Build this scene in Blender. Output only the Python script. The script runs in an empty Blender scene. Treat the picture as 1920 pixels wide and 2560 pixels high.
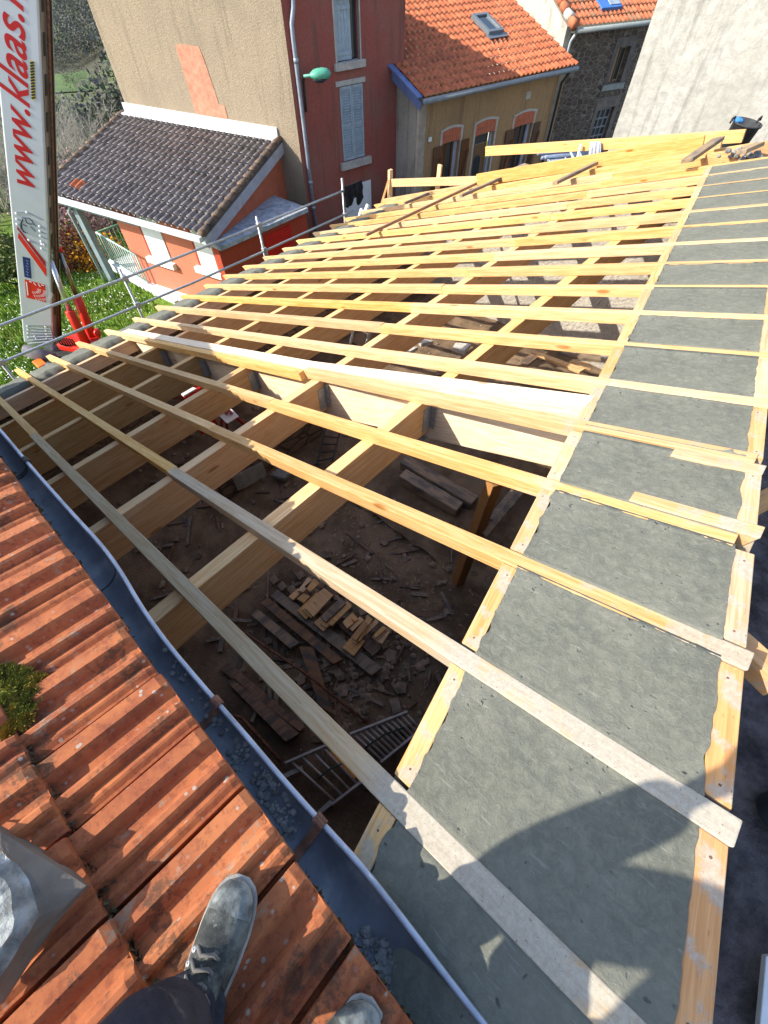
import bpy, math, random
import numpy as np
from mathutils import Vector as V, Matrix, noise as MN
random.seed(7)
SC = bpy.context.scene
COL = SC.collection

# ---------------------------------------------------------------- camera
R = np.array([[0.753047, 0.657954, -0.004085], [0.535582, -0.616341, -0.577725], [-0.382932, 0.432605, -0.816221]])
# rows: camera right, camera down, camera forward (re-orthonormalised)
f_ = R[2]/np.linalg.norm(R[2]); r_ = R[0]-R[0]@f_*f_; r_ /= np.linalg.norm(r_); d_ = np.cross(f_, r_)
R = np.array([r_, d_, f_])
FPX = 1091.83
CAM = np.array([0.67163, 0.46705, 1.82029])
cd = bpy.data.cameras.new('camera'); co = bpy.data.objects.new('camera', cd); COL.objects.link(co)
cd.sensor_fit = 'VERTICAL'; cd.sensor_height = 24; cd.lens = FPX/2560*24
cd.clip_start = .02; cd.clip_end = 6000
m = Matrix.Identity(4)
for i in range(3):
    m[i][0] = r_[i]; m[i][1] = -d_[i]; m[i][2] = -f_[i]; m[i][3] = CAM[i]
co.matrix_world = m
SC.camera = co
# ---------------------------------------------------------------- sky, sun, exposure
SUN = np.array([.74, 1., -.86]); SUN = SUN/np.linalg.norm(SUN)      # direction the light travels
el = math.asin(-SUN[2]); azs = math.atan2(-SUN[0], -SUN[1])
w = bpy.data.worlds.new('World'); SC.world = w; w.use_nodes = True
nt = w.node_tree; bg = nt.nodes['Background']
sky = nt.nodes.new('ShaderNodeTexSky'); sky.sky_type = 'NISHITA'; sky.sun_disc = False
sky.sun_elevation = el; sky.sun_rotation = azs; sky.air_density = 1.0; sky.dust_density = 1.2
nt.links.new(sky.outputs[0], bg.inputs[0]); bg.inputs[1].default_value = .15
sl = bpy.data.lights.new('sun', 'SUN'); sl.energy = 3.5; sl.angle = math.radians(.5); sl.color = (1, .93, .80)
so = bpy.data.objects.new('sun', sl); COL.objects.link(so)
so.rotation_euler = V(SUN).to_track_quat('-Z', 'Y').to_euler(); so.location = (-8, -10, 12)
SC.view_settings.view_transform = 'Standard'; SC.view_settings.look = 'None'
SC.view_settings.exposure = 1.26; SC.view_settings.gamma = 1
SC.cycles.max_bounces = 8; SC.cycles.diffuse_bounces = 4
try: SC.cycles.use_denoising = True
except Exception: pass

# ---------------------------------------------------------------- measuring helpers
TH = 0.322685; CT, ST = math.cos(TH), math.sin(TH); TT = math.tan(TH)
A = lambda *a: np.array(a, float)
def ray(x, y): return R.T @ A(x-960, y-1280, FPX)
def HZ(x, y, z): r = ray(x, y); return CAM + r*((z-CAM[2])/r[2])
def HP(x, y, P, n): r = ray(x, y); return CAM + r*(((np.asarray(P)-CAM)@n)/(r@n))
def RW(u, v, n=0): return A(u*CT-n*ST, v, u*ST+n*CT)              # roof plane: u up the slope, v along the eave
NR = A(-ST, 0, CT)
def RU(x, y, off=0): q = HP(x, y, NR*off, NR); return q
def AT(x, y, D): r = ray(x, y); return CAM + r*(D/math.hypot(r[0], r[1]))
def azv(a): a = math.radians(a); return A(math.sin(a), math.cos(a), 0)
ZUP = A(0, 0, 1)
def un(v): return np.asarray(v, float)/np.linalg.norm(v)

# ---------------------------------------------------------------- mesh helpers
class MB:
    def __init__(s): s.v = []; s.f = []; s.m = []
    def add(s, vs, fs, m=0):
        n = len(s.v); s.v += [tuple(map(float, p)) for p in vs]; s.f += [tuple(i+n for i in q) for q in fs]; s.m += [m]*len(fs); return s
    def box(s, c, dims, X=(1, 0, 0), Y=(0, 1, 0), Z=(0, 0, 1), m=0):
        c = np.asarray(c, float); X = np.asarray(X, float)*dims[0]/2; Y = np.asarray(Y, float)*dims[1]/2; Z = np.asarray(Z, float)*dims[2]/2
        vs = [c+a*X+b*Y+d*Z for d in (-1, 1) for a, b in ((-1, -1), (1, -1), (1, 1), (-1, 1))]
        return s.add(vs, [(3, 2, 1, 0), (4, 5, 6, 7), (0, 1, 5, 4), (1, 2, 6, 5), (2, 3, 7, 6), (3, 0, 4, 7)], m)
    def bar(s, a, b, w, h, up=ZUP, m=0):
        a = np.asarray(a, float); b = np.asarray(b, float); X = b-a; L = np.linalg.norm(X); X = X/L
        Y = un(np.cross(up, X)); Z = np.cross(X, Y)
        return s.box((a+b)/2, (L, w, h), X, Y, Z, m)
    def prism(s, poly, vec, m=0):
        n = len(poly); P = [np.asarray(p, float) for p in poly]; vec = np.asarray(vec, float)
        nn = np.zeros(3)
        for i in range(n): nn += np.cross(P[i], P[(i+1) % n])
        if nn@vec > 0: P = P[::-1]
        vs = P+[p+vec for p in P]
        fs = [tuple(range(n)), tuple(range(2*n-1, n-1, -1))]+[((i+1) % n, i, n+i, n+(i+1) % n) for i in range(n)]
        return s.add(vs, fs, m)
    def tube(s, pts, r, n=8, m=0, cap=True):
        pts = [np.asarray(p, float) for p in pts]; k = len(pts); rr = r if hasattr(r, '__len__') else [r]*k
        vs = []; fs = []
        up = None
        for i in range(k):
            t = un(pts[min(i+1, k-1)]-pts[max(i-1, 0)])
            if up is None: up = np.cross(t, (0, 0, 1)) if abs(t[2]) < .9 else np.cross(t, (1, 0, 0))
            up = un(up-up@t*t); b = np.cross(t, up)
            rad = rr[i]; ra, rb = rad if hasattr(rad, '__len__') else (rad, rad)
            for j in range(n):
                a = 2*math.pi*j/n; vs.append(pts[i]+up*math.cos(a)*ra+b*math.sin(a)*rb)
        for i in range(k-1):
            for j in range(n): fs.append((i*n+j, i*n+(j+1) % n, (i+1)*n+(j+1) % n, (i+1)*n+j))
        if cap: fs += [tuple(range(n))[::-1], tuple(range((k-1)*n, k*n))]
        return s.add(vs, fs, m)
    def grid(s, P, m=0):     # P[i][j] points
        ni = len(P); nj = len(P[0]); vs = [p for row in P for p in row]
        return s.add(vs, [(i*nj+j, (i+1)*nj+j, (i+1)*nj+j+1, i*nj+j+1) for i in range(ni-1) for j in range(nj-1)], m)
    def lathe(s, c, prof, n=16, axis=ZUP, m=0):
        ax = un(axis); X = un(np.cross(ax, (1, 0, 0) if abs(ax[0]) < .9 else (0, 1, 0))); Y = np.cross(ax, X); c = np.asarray(c, float)
        k = len(prof); vs = [c+ax*h+(X*math.cos(2*math.pi*j/n)+Y*math.sin(2*math.pi*j/n))*r for r, h in prof for j in range(n)]
        return s.add(vs, [(i*n+j, i*n+(j+1) % n, (i+1)*n+(j+1) % n, (i+1)*n+j) for i in range(k-1) for j in range(n)], m)
    def quad(s, a, b, c, d, t=0, m=0):
        if t: 
            nn = un(np.cross(np.asarray(b)-a, np.asarray(d)-a)); return s.prism([a, b, c, d], -nn*t, m)
        return s.add([a, b, c, d], [(0, 1, 2, 3)], m)
    def build(s, name, mats, parent=None, smooth=False, bevel=0, frame=None, seg=2):
        me = bpy.data.meshes.new(name); ar = np.array(s.v)
        if frame is None:
            o3 = A((ar[:, 0].min()+ar[:, 0].max())/2, (ar[:, 1].min()+ar[:, 1].max())/2, ar[:, 2].min()); Mx = Matrix.Translation(V(o3))
            loc = ar-o3
        else:
            o3, X, Y, Z = frame; B = np.array([X, Y, Z]); loc = (ar-o3)@B.T
            Mx = Matrix(((X[0], Y[0], Z[0], o3[0]), (X[1], Y[1], Z[1], o3[1]), (X[2], Y[2], Z[2], o3[2]), (0, 0, 0, 1)))
        me.from_pydata([tuple(p) for p in loc], [], s.f)
        for mm in (mats if isinstance(mats, (list, tuple)) else [mats]): me.materials.append(mm)
        me.polygons.foreach_set('material_index', s.m)
        if smooth: me.polygons.foreach_set('use_smooth', [True]*len(s.f))
        me.update()
        o = bpy.data.objects.new(name, me); COL.objects.link(o)
        if parent is not None:
            o.parent = parent; o.matrix_local = PM[parent.name].inverted() @ Mx
        else: o.matrix_local = Mx
        PM[o.name] = Mx
        if bevel:
            b = o.modifiers.new('bevel', 'BEVEL'); b.width = bevel; b.segments = seg; b.limit_method = 'ANGLE'; b.angle_limit = math.radians(40)
        return o
PM = {}
def tag(o, label=None, cat=None, group=None, kind=None):
    if label: o['label'] = label
    if cat: o['category'] = cat
    if group: o['group'] = group
    if kind: o['kind'] = kind
    return o
def thing(name, loc, label, cat, group=None):
    o = bpy.data.objects.new(name, None); COL.objects.link(o); o.empty_display_size = .2
    Mx = Matrix.Translation(V(tuple(map(float, loc)))); o.matrix_local = Mx; PM[o.name] = Mx
    return tag(o, label, cat, group)
def copy_part(o, name, parent, Mx):
    c = o.copy(); COL.objects.link(c); c.name = name
    if parent is not None: c.parent = parent; c.matrix_parent_inverse = Matrix.Identity(4); c.matrix_local = PM[parent.name].inverted() @ Mx
    else: c.matrix_local = Mx
    PM[c.name] = Mx
    return c
def fbm(p, sc=1., o=4): return MN.fractal(V(tuple(float(x)*sc for x in p)), 1., 2., o)
ORD = ['zeroth', 'first', 'second', 'third', 'fourth', 'fifth', 'sixth', 'seventh', 'eighth', 'ninth', 'tenth', 'eleventh', 'twelfth', 'thirteenth',
       'fourteenth', 'fifteenth', 'sixteenth', 'seventeenth', 'eighteenth', 'nineteenth', 'twentieth']

# ---------------------------------------------------------------- materials
class NT:
    def __init__(s, name):
        s.mat = bpy.data.materials.new(name); s.mat.use_nodes = True; s.t = s.mat.node_tree
        s.b = s.t.nodes['Principled BSDF']; s.tc = s.n('TexCoord')
    def n(s, ty, **k):
        q = s.t.nodes.new('ShaderNode'+ty)
        for a, v in k.items(): setattr(q, a, v)
        return q
    def l(s, a, b): s.t.links.new(a, b)
    def inp(s, q, i, v):
        if hasattr(v, 'is_output'): s.l(v, q.inputs[i])
        else: q.inputs[i].default_value = v
    def coord(s, scale=(1, 1, 1), kind='Object', loc=(0, 0, 0)):
        mp = s.n('Mapping'); s.l(s.tc.outputs[kind], mp.inputs[0]); mp.inputs['Scale'].default_value = scale; mp.inputs['Location'].default_value = loc; return mp.outputs[0]
    def noise(s, co, scale, detail=4, rough=.6, dist=0):
        q = s.n('TexNoise'); s.l(co, q.inputs['Vector']); q.inputs['Scale'].default_value = scale; q.inputs['Detail'].default_value = detail
        q.inputs['Roughness'].default_value = rough; q.inputs['Distortion'].default_value = dist; return q.outputs[0]
    def vor(s, co, scale, feat='F1', out=0):
        q = s.n('TexVoronoi', feature=feat); s.l(co, q.inputs['Vector']); q.inputs['Scale'].default_value = scale; return q.outputs[out]
    def ramp(s, x, a, b):      # smoothstep a..b -> 0..1
        q = s.n('MapRange'); q.interpolation_type = 'SMOOTHSTEP'; s.inp(q, 0, x); q.inputs[1].default_value = a; q.inputs[2].default_value = b; return q.outputs[0]
    def math(s, op, a, b=0.): q = s.n('Math', operation=op); s.inp(q, 0, a); s.inp(q, 1, b); return q.outputs[0]
    def mix(s, fac, a, b, mode='MIX'):
        q = s.n('Mix', data_type='RGBA', blend_type=mode); s.inp(q, 0, fac)
        for i, c in ((6, a), (7, b)):
            if hasattr(c, 'is_output'): s.l(c, q.inputs[i])
            else: q.inputs[i].default_value = (*c, 1)
        return q.outputs[2]
    def bump(s, h, strength=.3, dist=.01, prev=None):
        q = s.n('Bump'); q.inputs['Strength'].default_value = strength; q.inputs['Distance'].default_value = dist; s.l(h, q.inputs['Height'])
        if prev is not None: s.l(prev, q.inputs['Normal'])
        return q.outputs[0]
    def done(s, col, rough=.8, norm=None, metal=0., spec=.3):
        if hasattr(col, 'is_output'): s.l(col, s.b.inputs['Base Color'])
        else: s.b.inputs['Base Color'].default_value = (*col, 1)
        s.inp(s.b, 'Roughness', rough); s.b.inputs['Metallic'].default_value = metal; s.b.inputs['Specular IOR Level'].default_value = spec
        if norm is not None: s.l(norm, s.b.inputs['Normal'])
        return s.mat
sc3 = lambda c, k: tuple(min(.95, x*k) for x in c)
def plain(name, c, var=.2, scale=8, rough=.7, bump=.15, bscale=60, bdist=.004, metal=0, spec=.3, dirt=None, dscale=1.5, damt=(.5, .7)):
    t = NT(name); co = t.coord(); n1 = t.noise(co, scale, 5)
    col = t.mix(t.ramp(n1, .3, .7), sc3(c, 1-var), sc3(c, 1+var))
    if dirt is not None: col = t.mix(t.ramp(t.noise(co, dscale, 7, .65), *damt), col, dirt)
    nm = t.bump(t.noise(co, bscale, 5), bump, bdist) if bump else None
    return t.done(col, rough, nm, metal, spec)
def wood(name, c, smear=None, dark=.0, grain=1., hue=.15):
    t = NT(name); oi = t.n('ObjectInfo'); rnd = oi.outputs['Random']
    ad = t.n('VectorMath', operation='ADD'); t.l(t.tc.outputs['Object'], ad.inputs[0])
    cx = t.n('CombineXYZ'); t.l(t.math('MULTIPLY', rnd, 37.), cx.inputs[0]); t.l(t.math('MULTIPLY', rnd, 3.), cx.inputs[1]); t.l(cx.outputs[0], ad.inputs[1])
    def mp(s):
        q = t.n('Mapping'); t.l(ad.outputs[0], q.inputs[0]); q.inputs['Scale'].default_value = s; return q.outputs[0]
    g = t.noise(mp((1.2, 26, 26)), 2.2, 5, .6, 1.2)
    rings = t.noise(mp((.5, 9, 9)), 2.0, 2, .5, 2.5)
    col = t.mix(t.ramp(g, .35, .68), sc3(c, 1.08), (c[0]*.86, c[1]*.74, c[2]*.6))
    col = t.mix(t.math('MULTIPLY', t.ramp(rings, .52, .6), .35*grain), col, (c[0]*.85, c[1]*.66, c[2]*.5))
    kd = t.vor(mp((2.0, 7.5, 7.5)), 1.0); k = t.math('SUBTRACT', 1., t.ramp(kd, .07, .16))
    kk = t.math('MULTIPLY', k, t.ramp(t.noise(mp((.7, .7, .7)), 1.7, 1), .47, .55))
    col = t.mix(t.math('MULTIPLY', kk, .8), col, (c[0]*.42, c[1]*.24, c[2]*.12))
    sp = t.vor(mp((22, 60, 60)), 1.); col = t.mix(t.math('MULTIPLY', t.math('SUBTRACT', 1., t.ramp(sp, .08, .2)), .35), col, sc3(c, .35))
    hs = t.n('HueSaturation'); t.l(col, hs.inputs['Color'])
    hs.inputs['Hue'].default_value = .5; t.l(t.math('ADD', t.math('MULTIPLY', rnd, hue*2), 1-hue), hs.inputs['Value'])
    t.l(t.math('ADD', t.math('MULTIPLY', t.math('FRACT', t.math('MULTIPLY', rnd, 7.3)), .3), .86), hs.inputs['Saturation'])
    col = hs.outputs[0]
    if dark: col = t.mix(t.ramp(t.noise(mp((1.5, 5, 5)), 1.6, 6), .4, .65), col, (dark*.9, dark*.8, dark*.7))
    ht = t.noise(mp((1.5, 40, 40)), 3, 4)
    if smear is not None:
        ge = t.n('NewGeometry'); sx = t.n('SeparateXYZ'); t.l(ge.outputs['Position'], sx.inputs[0])
        e = t.math('ADD', sx.outputs[0], t.math('MULTIPLY', sx.outputs[1], .1724))
        band = t.ramp(e, .55, .74)
        far = t.math('SUBTRACT', 1., t.ramp(sx.outputs[1], 1.4, 5.5))
        ws = t.noise(t.tc.outputs['Object'], 9, 8, .75, .4); ws2 = t.noise(t.tc.outputs['Object'], 2.4, 3)
        mk = t.ramp(t.math('ADD', t.math('ADD', ws, t.math('MULTIPLY', t.math('SUBTRACT', ws2, .5), .9)), t.math('MULTIPLY', far, .13)), .60+smear, .74+smear)
        mk = t.math('MULTIPLY', t.math('MULTIPLY', mk, band), t.math('ADD', t.math('MULTIPLY', far, .5), .32))
        fs = t.noise(t.tc.outputs['Object'], 60, 6, .75); sm_c = t.mix(t.ramp(fs, .3, .7), (.28, .28, .245), (.42, .41, .365)); sm_c = t.mix(t.ramp(t.noise(t.tc.outputs['Object'], 130, 4, .7), .60, .68), sm_c, (.09, .09, .08)); col = t.mix(t.math('MULTIPLY', mk, .86), col, sm_c); ht = t.math('ADD', ht, t.math('MULTIPLY', t.math('MULTIPLY', mk, ws), 2.))
    return t.done(col, .62, t.bump(ht, .25, .002), spec=.25)
PINE = wood('pine', (.61, .405, .20))
PINES = wood('pine_smeared', (.60, .40, .215), smear=.0)
PINEK = wood('pine_board', (.55, .38, .215), smear=.055)
PINET = wood('pine_mortared', (.50, .40, .28), smear=-.17)
PINEB = wood('glulam_pine', (.80, .66, .47), grain=.6, hue=.03)
PINEP = wood('purlin_pine', (.66, .44, .24), grain=1.3)
PINEO = wood('orange_pine', (.56, .29, .10), smear=.07)
OLDW = wood('old_wood', (.24, .145, .09), dark=.09)
GREYW = wood('grey_wood', (.29, .23, .17), dark=.14)
POSTW = wood('post_wood', (.34, .19, .09))

def mk_mortar():
    t = NT('mortar'); co = t.coord(); big = t.noise(co, 2.3, 6, .66); fine = t.noise(co, 130, 6, .75); mid = t.noise(co, 34, 8, .78, .6)
    col = t.mix(t.ramp(big, .3, .7), (.110, .114, .094), (.166, .168, .138))
    col = t.mix(t.math('MULTIPLY', t.ramp(mid, .38, .7), .6), col, (.225, .225, .18))
    pw = t.n('VectorMath', operation='ADD'); t.l(co, pw.inputs[0]); tn = t.n('TexNoise'); t.l(co, tn.inputs['Vector']); tn.inputs['Scale'].default_value = 30; sv = t.n('VectorMath', operation='SCALE'); t.l(tn.outputs['Color'], sv.inputs[0]); sv.inputs['Scale'].default_value = .05; t.l(sv.outputs[0], pw.inputs[1])
    pit = t.math('SUBTRACT', 1., t.ramp(t.vor(pw.outputs[0], 30.), .05, .22)); pm = t.math('MULTIPLY', pit, t.ramp(t.noise(co, 5., 3), .48, .6))
    col = t.mix(t.math('MULTIPLY', pm, .7), col, (.05, .052, .047))
    ag = t.math('SUBTRACT', 1., t.ramp(t.vor(co, 70.), .04, .16)); col = t.mix(t.math('MULTIPLY', ag, .25), col, (.33, .33, .30))
    st = t.noise(t.coord((3, 34, 10)), 3, 4, .5, .6); col = t.mix(t.math('MULTIPLY', t.ramp(st, .62, .7), .22), col, (.36, .37, .34))
    h = t.math('SUBTRACT', t.math('ADD', t.math('MULTIPLY', mid, 1.1), t.math('MULTIPLY', fine, .6)), t.math('MULTIPLY', pm, 1.2))
    return t.done(col, .78, t.bump(h, .85, .0065), spec=.25)
MORTAR = mk_mortar()
def mk_tile():
    t = NT('terracotta'); co = t.coord(); n1 = t.noise(co, 2.4, 5); n2 = t.noise(co, 40, 6, .7); n3 = t.noise(co, 9, 6, .65)
    ge = t.n('NewGeometry'); rp = ge.outputs['Random Per Island']
    c = t.mix(t.ramp(n3, .3, .72), (.43, .145, .056), (.27, .078, .036)); c = t.mix(t.ramp(rp, .3, .9), c, t.mix(t.ramp(n1, .3, .7), (.50, .18, .072), (.23, .062, .034)))
    c = t.mix(t.math('MULTIPLY', t.ramp(n2, .5, .62), .55), c, (.19, .055, .03))
    bl = t.ramp(t.noise(co, 5.5, 9, .78), .535, .60); c = t.mix(t.math('MULTIPLY', bl, .72), c, (.075, .05, .032))
    sp = t.math('SUBTRACT', 1., t.ramp(t.vor(co, 30.), .12, .2)); sm = t.math('MULTIPLY', sp, t.ramp(t.noise(co, 3.6, 4), .44, .58)); c = t.mix(t.math('MULTIPLY', sm, .75), c, (.40, .38, .33))
    sp2 = t.math('SUBTRACT', 1., t.ramp(t.vor(co, 85.), .12, .22)); sm2 = t.math('MULTIPLY', sp2, t.ramp(t.noise(co, 9, 3), .48, .6)); c = t.mix(t.math('MULTIPLY', sm2, .6), c, (.045, .035, .03))
    gr = t.ramp(t.noise(t.coord((1.6, 1, 1)), 8., 8, .8), .575, .63); c = t.mix(t.math('MULTIPLY', gr, .6), c, (.25, .23, .17))
    h = t.math('ADD', t.math('MULTIPLY', n2, .7), t.math('MULTIPLY', sm, .5))
    return t.done(c, .85, t.bump(h, .4, .003), spec=.2)
TERRA = mk_tile()
def render_wall(name, c, dirt, streak=.4, rscale=24, bump=.5, bd=.015):
    t = NT(name); co = t.coord(); n = t.noise(co, rscale, 6, .7); big = t.noise(co, .7, 6, .62); s = t.noise(t.coord((4, 4, .35)), 1.3, 6, .65)
    col = t.mix(t.ramp(n, .3, .7), sc3(c, .82), sc3(c, 1.12)); col = t.mix(t.math('MULTIPLY', t.ramp(big, .42, .68), .55), col, dirt)
    col = t.mix(t.math('MULTIPLY', t.ramp(s, .5, .68), streak), col, sc3(dirt, .6))
    return t.done(col, .9, t.bump(n, bump, bd), spec=.15)
TAN = render_wall('tan_render', (.33, .265, .19), (.25, .205, .15), .36, 30, .9, .035)
REDW = render_wall('red_render', (.30, .088, .07), (.245, .135, .105), .65)
SALMON = render_wall('salmon_render', (.55, .185, .115), (.46, .15, .09), .1, 40, .3, .006)
DKRED = render_wall('dark_red_render', (.36, .06, .035), (.26, .05, .03), .2, 40, .2, .005)
OCHRE = render_wall('ochre_render', (.36, .235, .125), (.22, .15, .09), .4)
GREYR = render_wall('grey_render', (.30, .27, .23), (.14, .12, .10), .7)
WHITEW = render_wall('white_render', (.35, .342, .312), (.255, .245, .215), .5, 7, .6, .04)
ROUGHW = render_wall('rough_render', (.50, .46, .40), (.30, .26, .22), .2, 16, 1., .05)
def mk_stone(name, a, b, mort, sx=3.4, sz=7.5, bd=.04):
    t = NT(name); wv = t.n('VectorMath', operation='ADD'); co = t.coord((sx, sx, sz)); nz = t.n('TexNoise'); t.l(co, nz.inputs['Vector']); nz.inputs['Scale'].default_value = 1.1
    sv = t.n('VectorMath', operation='SCALE'); t.l(nz.outputs['Color'], sv.inputs[0]); sv.inputs['Scale'].default_value = .3; t.l(co, wv.inputs[0]); t.l(sv.outputs[0], wv.inputs[1])
    e = t.vor(wv.outputs[0], 1., 'DISTANCE_TO_EDGE'); cc = t.vor(wv.outputs[0], 1., 'F1', 1)
    bw = t.n('RGBToBW'); t.l(cc, bw.inputs[0]); col = t.mix(bw.outputs[0], a, b); col = t.mix(t.math('MULTIPLY', t.noise(co, 5, 5), .5), col, sc3(a, .5))
    mk = t.ramp(e, .03, .12); col = t.mix(mk, mort, col)
    return t.done(col, .9, t.bump(t.math('ADD', mk, t.noise(co, 6, 5)), .8, bd), spec=.15)
STONE = mk_stone('stone_masonry', (.085, .065, .055), (.20, .15, .115), (.22, .185, .15))
RUBBLE = mk_stone('rubble_masonry', (.17, .13, .10), (.30, .24, .19), (.20, .155, .115), 4, 6, .06)
BLOCK = mk_stone('block_masonry', (.20, .15, .115), (.25, .19, .15), (.10, .075, .055), 2.4, 5, .02)
def mk_dirt():
    t = NT('dirt'); co = t.coord(); n = t.noise(co, 1.6, 7, .65); nf = t.noise(co, 30, 6, .7)
    c = t.mix(t.ramp(n, .35, .65), (.115, .078, .05), (.26, .18, .115)); c = t.mix(t.math('MULTIPLY', t.ramp(nf, .5, .7), .5), c, (.17, .14, .11))
    c = t.mix(t.ramp(t.noise(co, .9, 3), .60, .7), c, (.20, .165, .125))
    ch = t.math('SUBTRACT', 1., t.ramp(t.vor(co, 24.), .08, .2)); c = t.mix(t.math('MULTIPLY', ch, .5), c, (.27, .22, .17))
    return t.done(c, .95, t.bump(t.math('ADD', nf, t.math('MULTIPLY', ch, .7)), .8, .03), spec=.1)
DIRT = mk_dirt()
ZINC = plain('zinc', (.135, .15, .175), .25, 7, .55, .15, 60, .003, .15, .4, (.27, .275, .28), 5, (.5, .72))
ZINCL = plain('bare_zinc', (.55, .58, .64), .08, 6, .32, .05, 40, .001, .6, .5)
RUST = plain('rusty_iron', (.17, .08, .05), .4, 20, .8, .3)
STEEL = plain('galvanised_steel', (.44, .46, .47), .15, 20, .45, .05, 60, .001, .6, .5)
ALU = plain('dull_aluminium', (.42, .38, .36), .2, 12, .5, .05, 60, .001, .4, .5)
DKMETAL = plain('dark_metal', (.035, .033, .032), .3, 12, .6)
WPAINT = plain('white_paint', (.74, .76, .77), .05, 5, .4, .05)
WPLAST = plain('white_plastic', (.78, .79, .79), .04, 5, .45, .03)
MASTW = plain('mast_paint', (.50, .53, .565), .04, 2, .3, .02, 10, .002, .1, .5)
MASTB = plain('mast_side_shade', (.22, .185, .16), .15, 3, .5, .1)  # brown puts the shade on the white boom's side into the colour
REDP = plain('red_paint', (.62, .028, .015), .08, 4, .35, .03)
DREDP = plain('dark_red_paint', (.33, .012, .02), .08, 4, .4, .03)
BLUEP = plain('blue_decal', (.02, .028, .13), .1, 4, .4, 0)
BLACKP = plain('black_plastic', (.018, .018, .022), .3, 8, .5, .1)
GREENP = plain('green_enamel', (.10, .36, .25), .1, 8, .35, .04)
MINT = plain('mint_paint', (.42, .62, .56), .08, 8, .5, .05)
GREYP = plain('grey_post_paint', (.20, .26, .28), .12, 5, .5, .05)
BLUEG = plain('blue_grey_paint', (.32, .39, .45), .12, 7, .6, .1, dirt=(.23, .26, .29), dscale=3)
BLUEZ = plain('blue_flashing', (.13, .18, .36), .12, 4, .4, .05, metal=.3)
SILL = plain('sill_stone', (.40, .37, .34), .15, 9, .85, .2)
BRICKR = plain('red_brick_arch', (.46, .14, .075), .25, 14, .85, .3)
BROWNW = wood('brown_shutter', (.135, .07, .04))
CLOTHB = plain('black_cloth', (.012, .013, .016), .4, 9, .9, .4, 90, .004)
CLOTHG = plain('grey_cloth', (.36, .38, .44), .25, 12, .9, .5, 60, .006)
GLASS = plain('window_glass', (.03, .04, .045), .2, 1, .08, 0, spec=.8)
CARB = plain('dark_car_paint', (.015, .015, .018), .2, 3, .2, 0, spec=.6)
def mk_jeans():
    t = NT('work_trousers'); co = t.coord(); n = t.noise(co, 7, 6, .65); wv = t.noise(t.coord((260, 260, 60)), 1, 2)
    c = t.mix(t.ramp(n, .3, .72), (.018, .018, .026), (.05, .05, .062)); c = t.mix(t.math('MULTIPLY', t.ramp(t.noise(co, 24, 6), .6, .75), .4), c, (.16, .16, .16))
    return t.done(c, .95, t.bump(t.math('ADD', wv, t.math('MULTIPLY', n, 2)), .5, .004), spec=.1)
JEANS = mk_jeans()
def mk_shoe():
    t = NT('dusty_shoe'); co = t.coord(); n = t.noise(co, 14, 7, .7)
    c = t.mix(t.ramp(n, .38, .68), (.035, .038, .036), (.15, .16, .15)); c = t.mix(t.ramp(t.noise(co, 34, 6, .7), .58, .72), c, (.30, .31, .29))
    return t.done(c, .8, t.bump(n, .5, .006), spec=.25)
SHOE = mk_shoe()
SOLE = plain('shoe_sole', (.30, .29, .27), .3, 20, .8)
SKIN = plain('skin', (.50, .29, .20), .1, 10, .55)
MOSS = plain('moss', (.20, .20, .03), .75, 45, 1., 1., 90, .012, dirt=(.34, .22, .03), dscale=9, damt=(.45, .6))
ROCK = plain('grey_rock', (.25, .265, .26), .5, 18, 1., .8, 40, .01, spec=.05, dirt=(.47, .49, .485), dscale=11, damt=(.46, .6))
ROCKB = plain('brown_rock_face', (.165, .14, .115), .25, 9, .85, .4, 30, .01)
SLATE = plain('slate', (.10, .125, .155), .25, 20, .6, .3)
GRAV = plain('gravel', (.20, .195, .185), .4, 30, .9, .3)
RUBB = plain('rubble_stone', (.24, .18, .13), .4, 6, .95, .6)
DARKT = plain('dark_roof_tile', (.165, .138, .126), .4, 6, .45, .2, spec=.6, dirt=(.09, .075, .07), dscale=2)
DARKE = plain('brown_verge_tile', (.15, .105, .075), .3, 9, .8, .3, dirt=(.07, .055, .05))
ORANGET = plain('orange_roof_tile', (.42, .125, .056), .3, 5, .85, .2, dirt=(.30, .085, .045), dscale=1.6)
OLDTILE = plain('weathered_orange_tile', (.44, .14, .065), .35, 4, .85, .3, dirt=(.25, .16, .10), dscale=2.5)

# ---------------------------------------------------------------- roof structure
YS = .5                              # rafter spacing
def yk(k): return YS*k
wall_in = lambda y: .745-.1818*y     # inner edge of the inner board (u)
wall_m0 = lambda y: .818-.1818*y     # mortar left edge
wall_m1 = lambda y: 1.53-.1818*y     # mortar right edge
wall_out = lambda y: 1.60-.1818*y    # outer edge
RF = (A(CT, 0, ST), A(0, 1, 0), A(-ST, 0, CT))
TIP = {1: -8.15, 2: -8.26, 3: -8.16, 4: -8.13, 5: -8.04, 6: -7.97, 7: -8.06, 8: -7.96, 9: -7.92, 10: -8., 11: -8.01, 12: -7.97, 13: -7.93, 14: -8.05, 15: -8.06, 16: -8.02, 17: -8.05, 18: -8.0, 19: -8.0}
SPL = {1: -4.55, 2: -2.05, 3: -2.3, 4: -2.1, 5: -2.25}
WR, HR = .075, .080
def plank(name, mat, u0, u1, y0, y1, n0, n1, label, cat, group=None, cut0=0, cut1=0, bev=.004):
    """timber lying in the roof plane; cut0 / cut1 rake the ends"""
    mb = MB(); P = [RW(u0+cut0, y0, n0), RW(u1-cut1, y0, n0), RW(u1, y0, n1), RW(u0, y0, n1)]
    mb.prism(P, A(0, y1-y0, 0))
    o = mb.build(name, mat, frame=(RW(u0, y0, n0), *RF), bevel=bev)
    return tag(o, label, cat, group)
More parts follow.
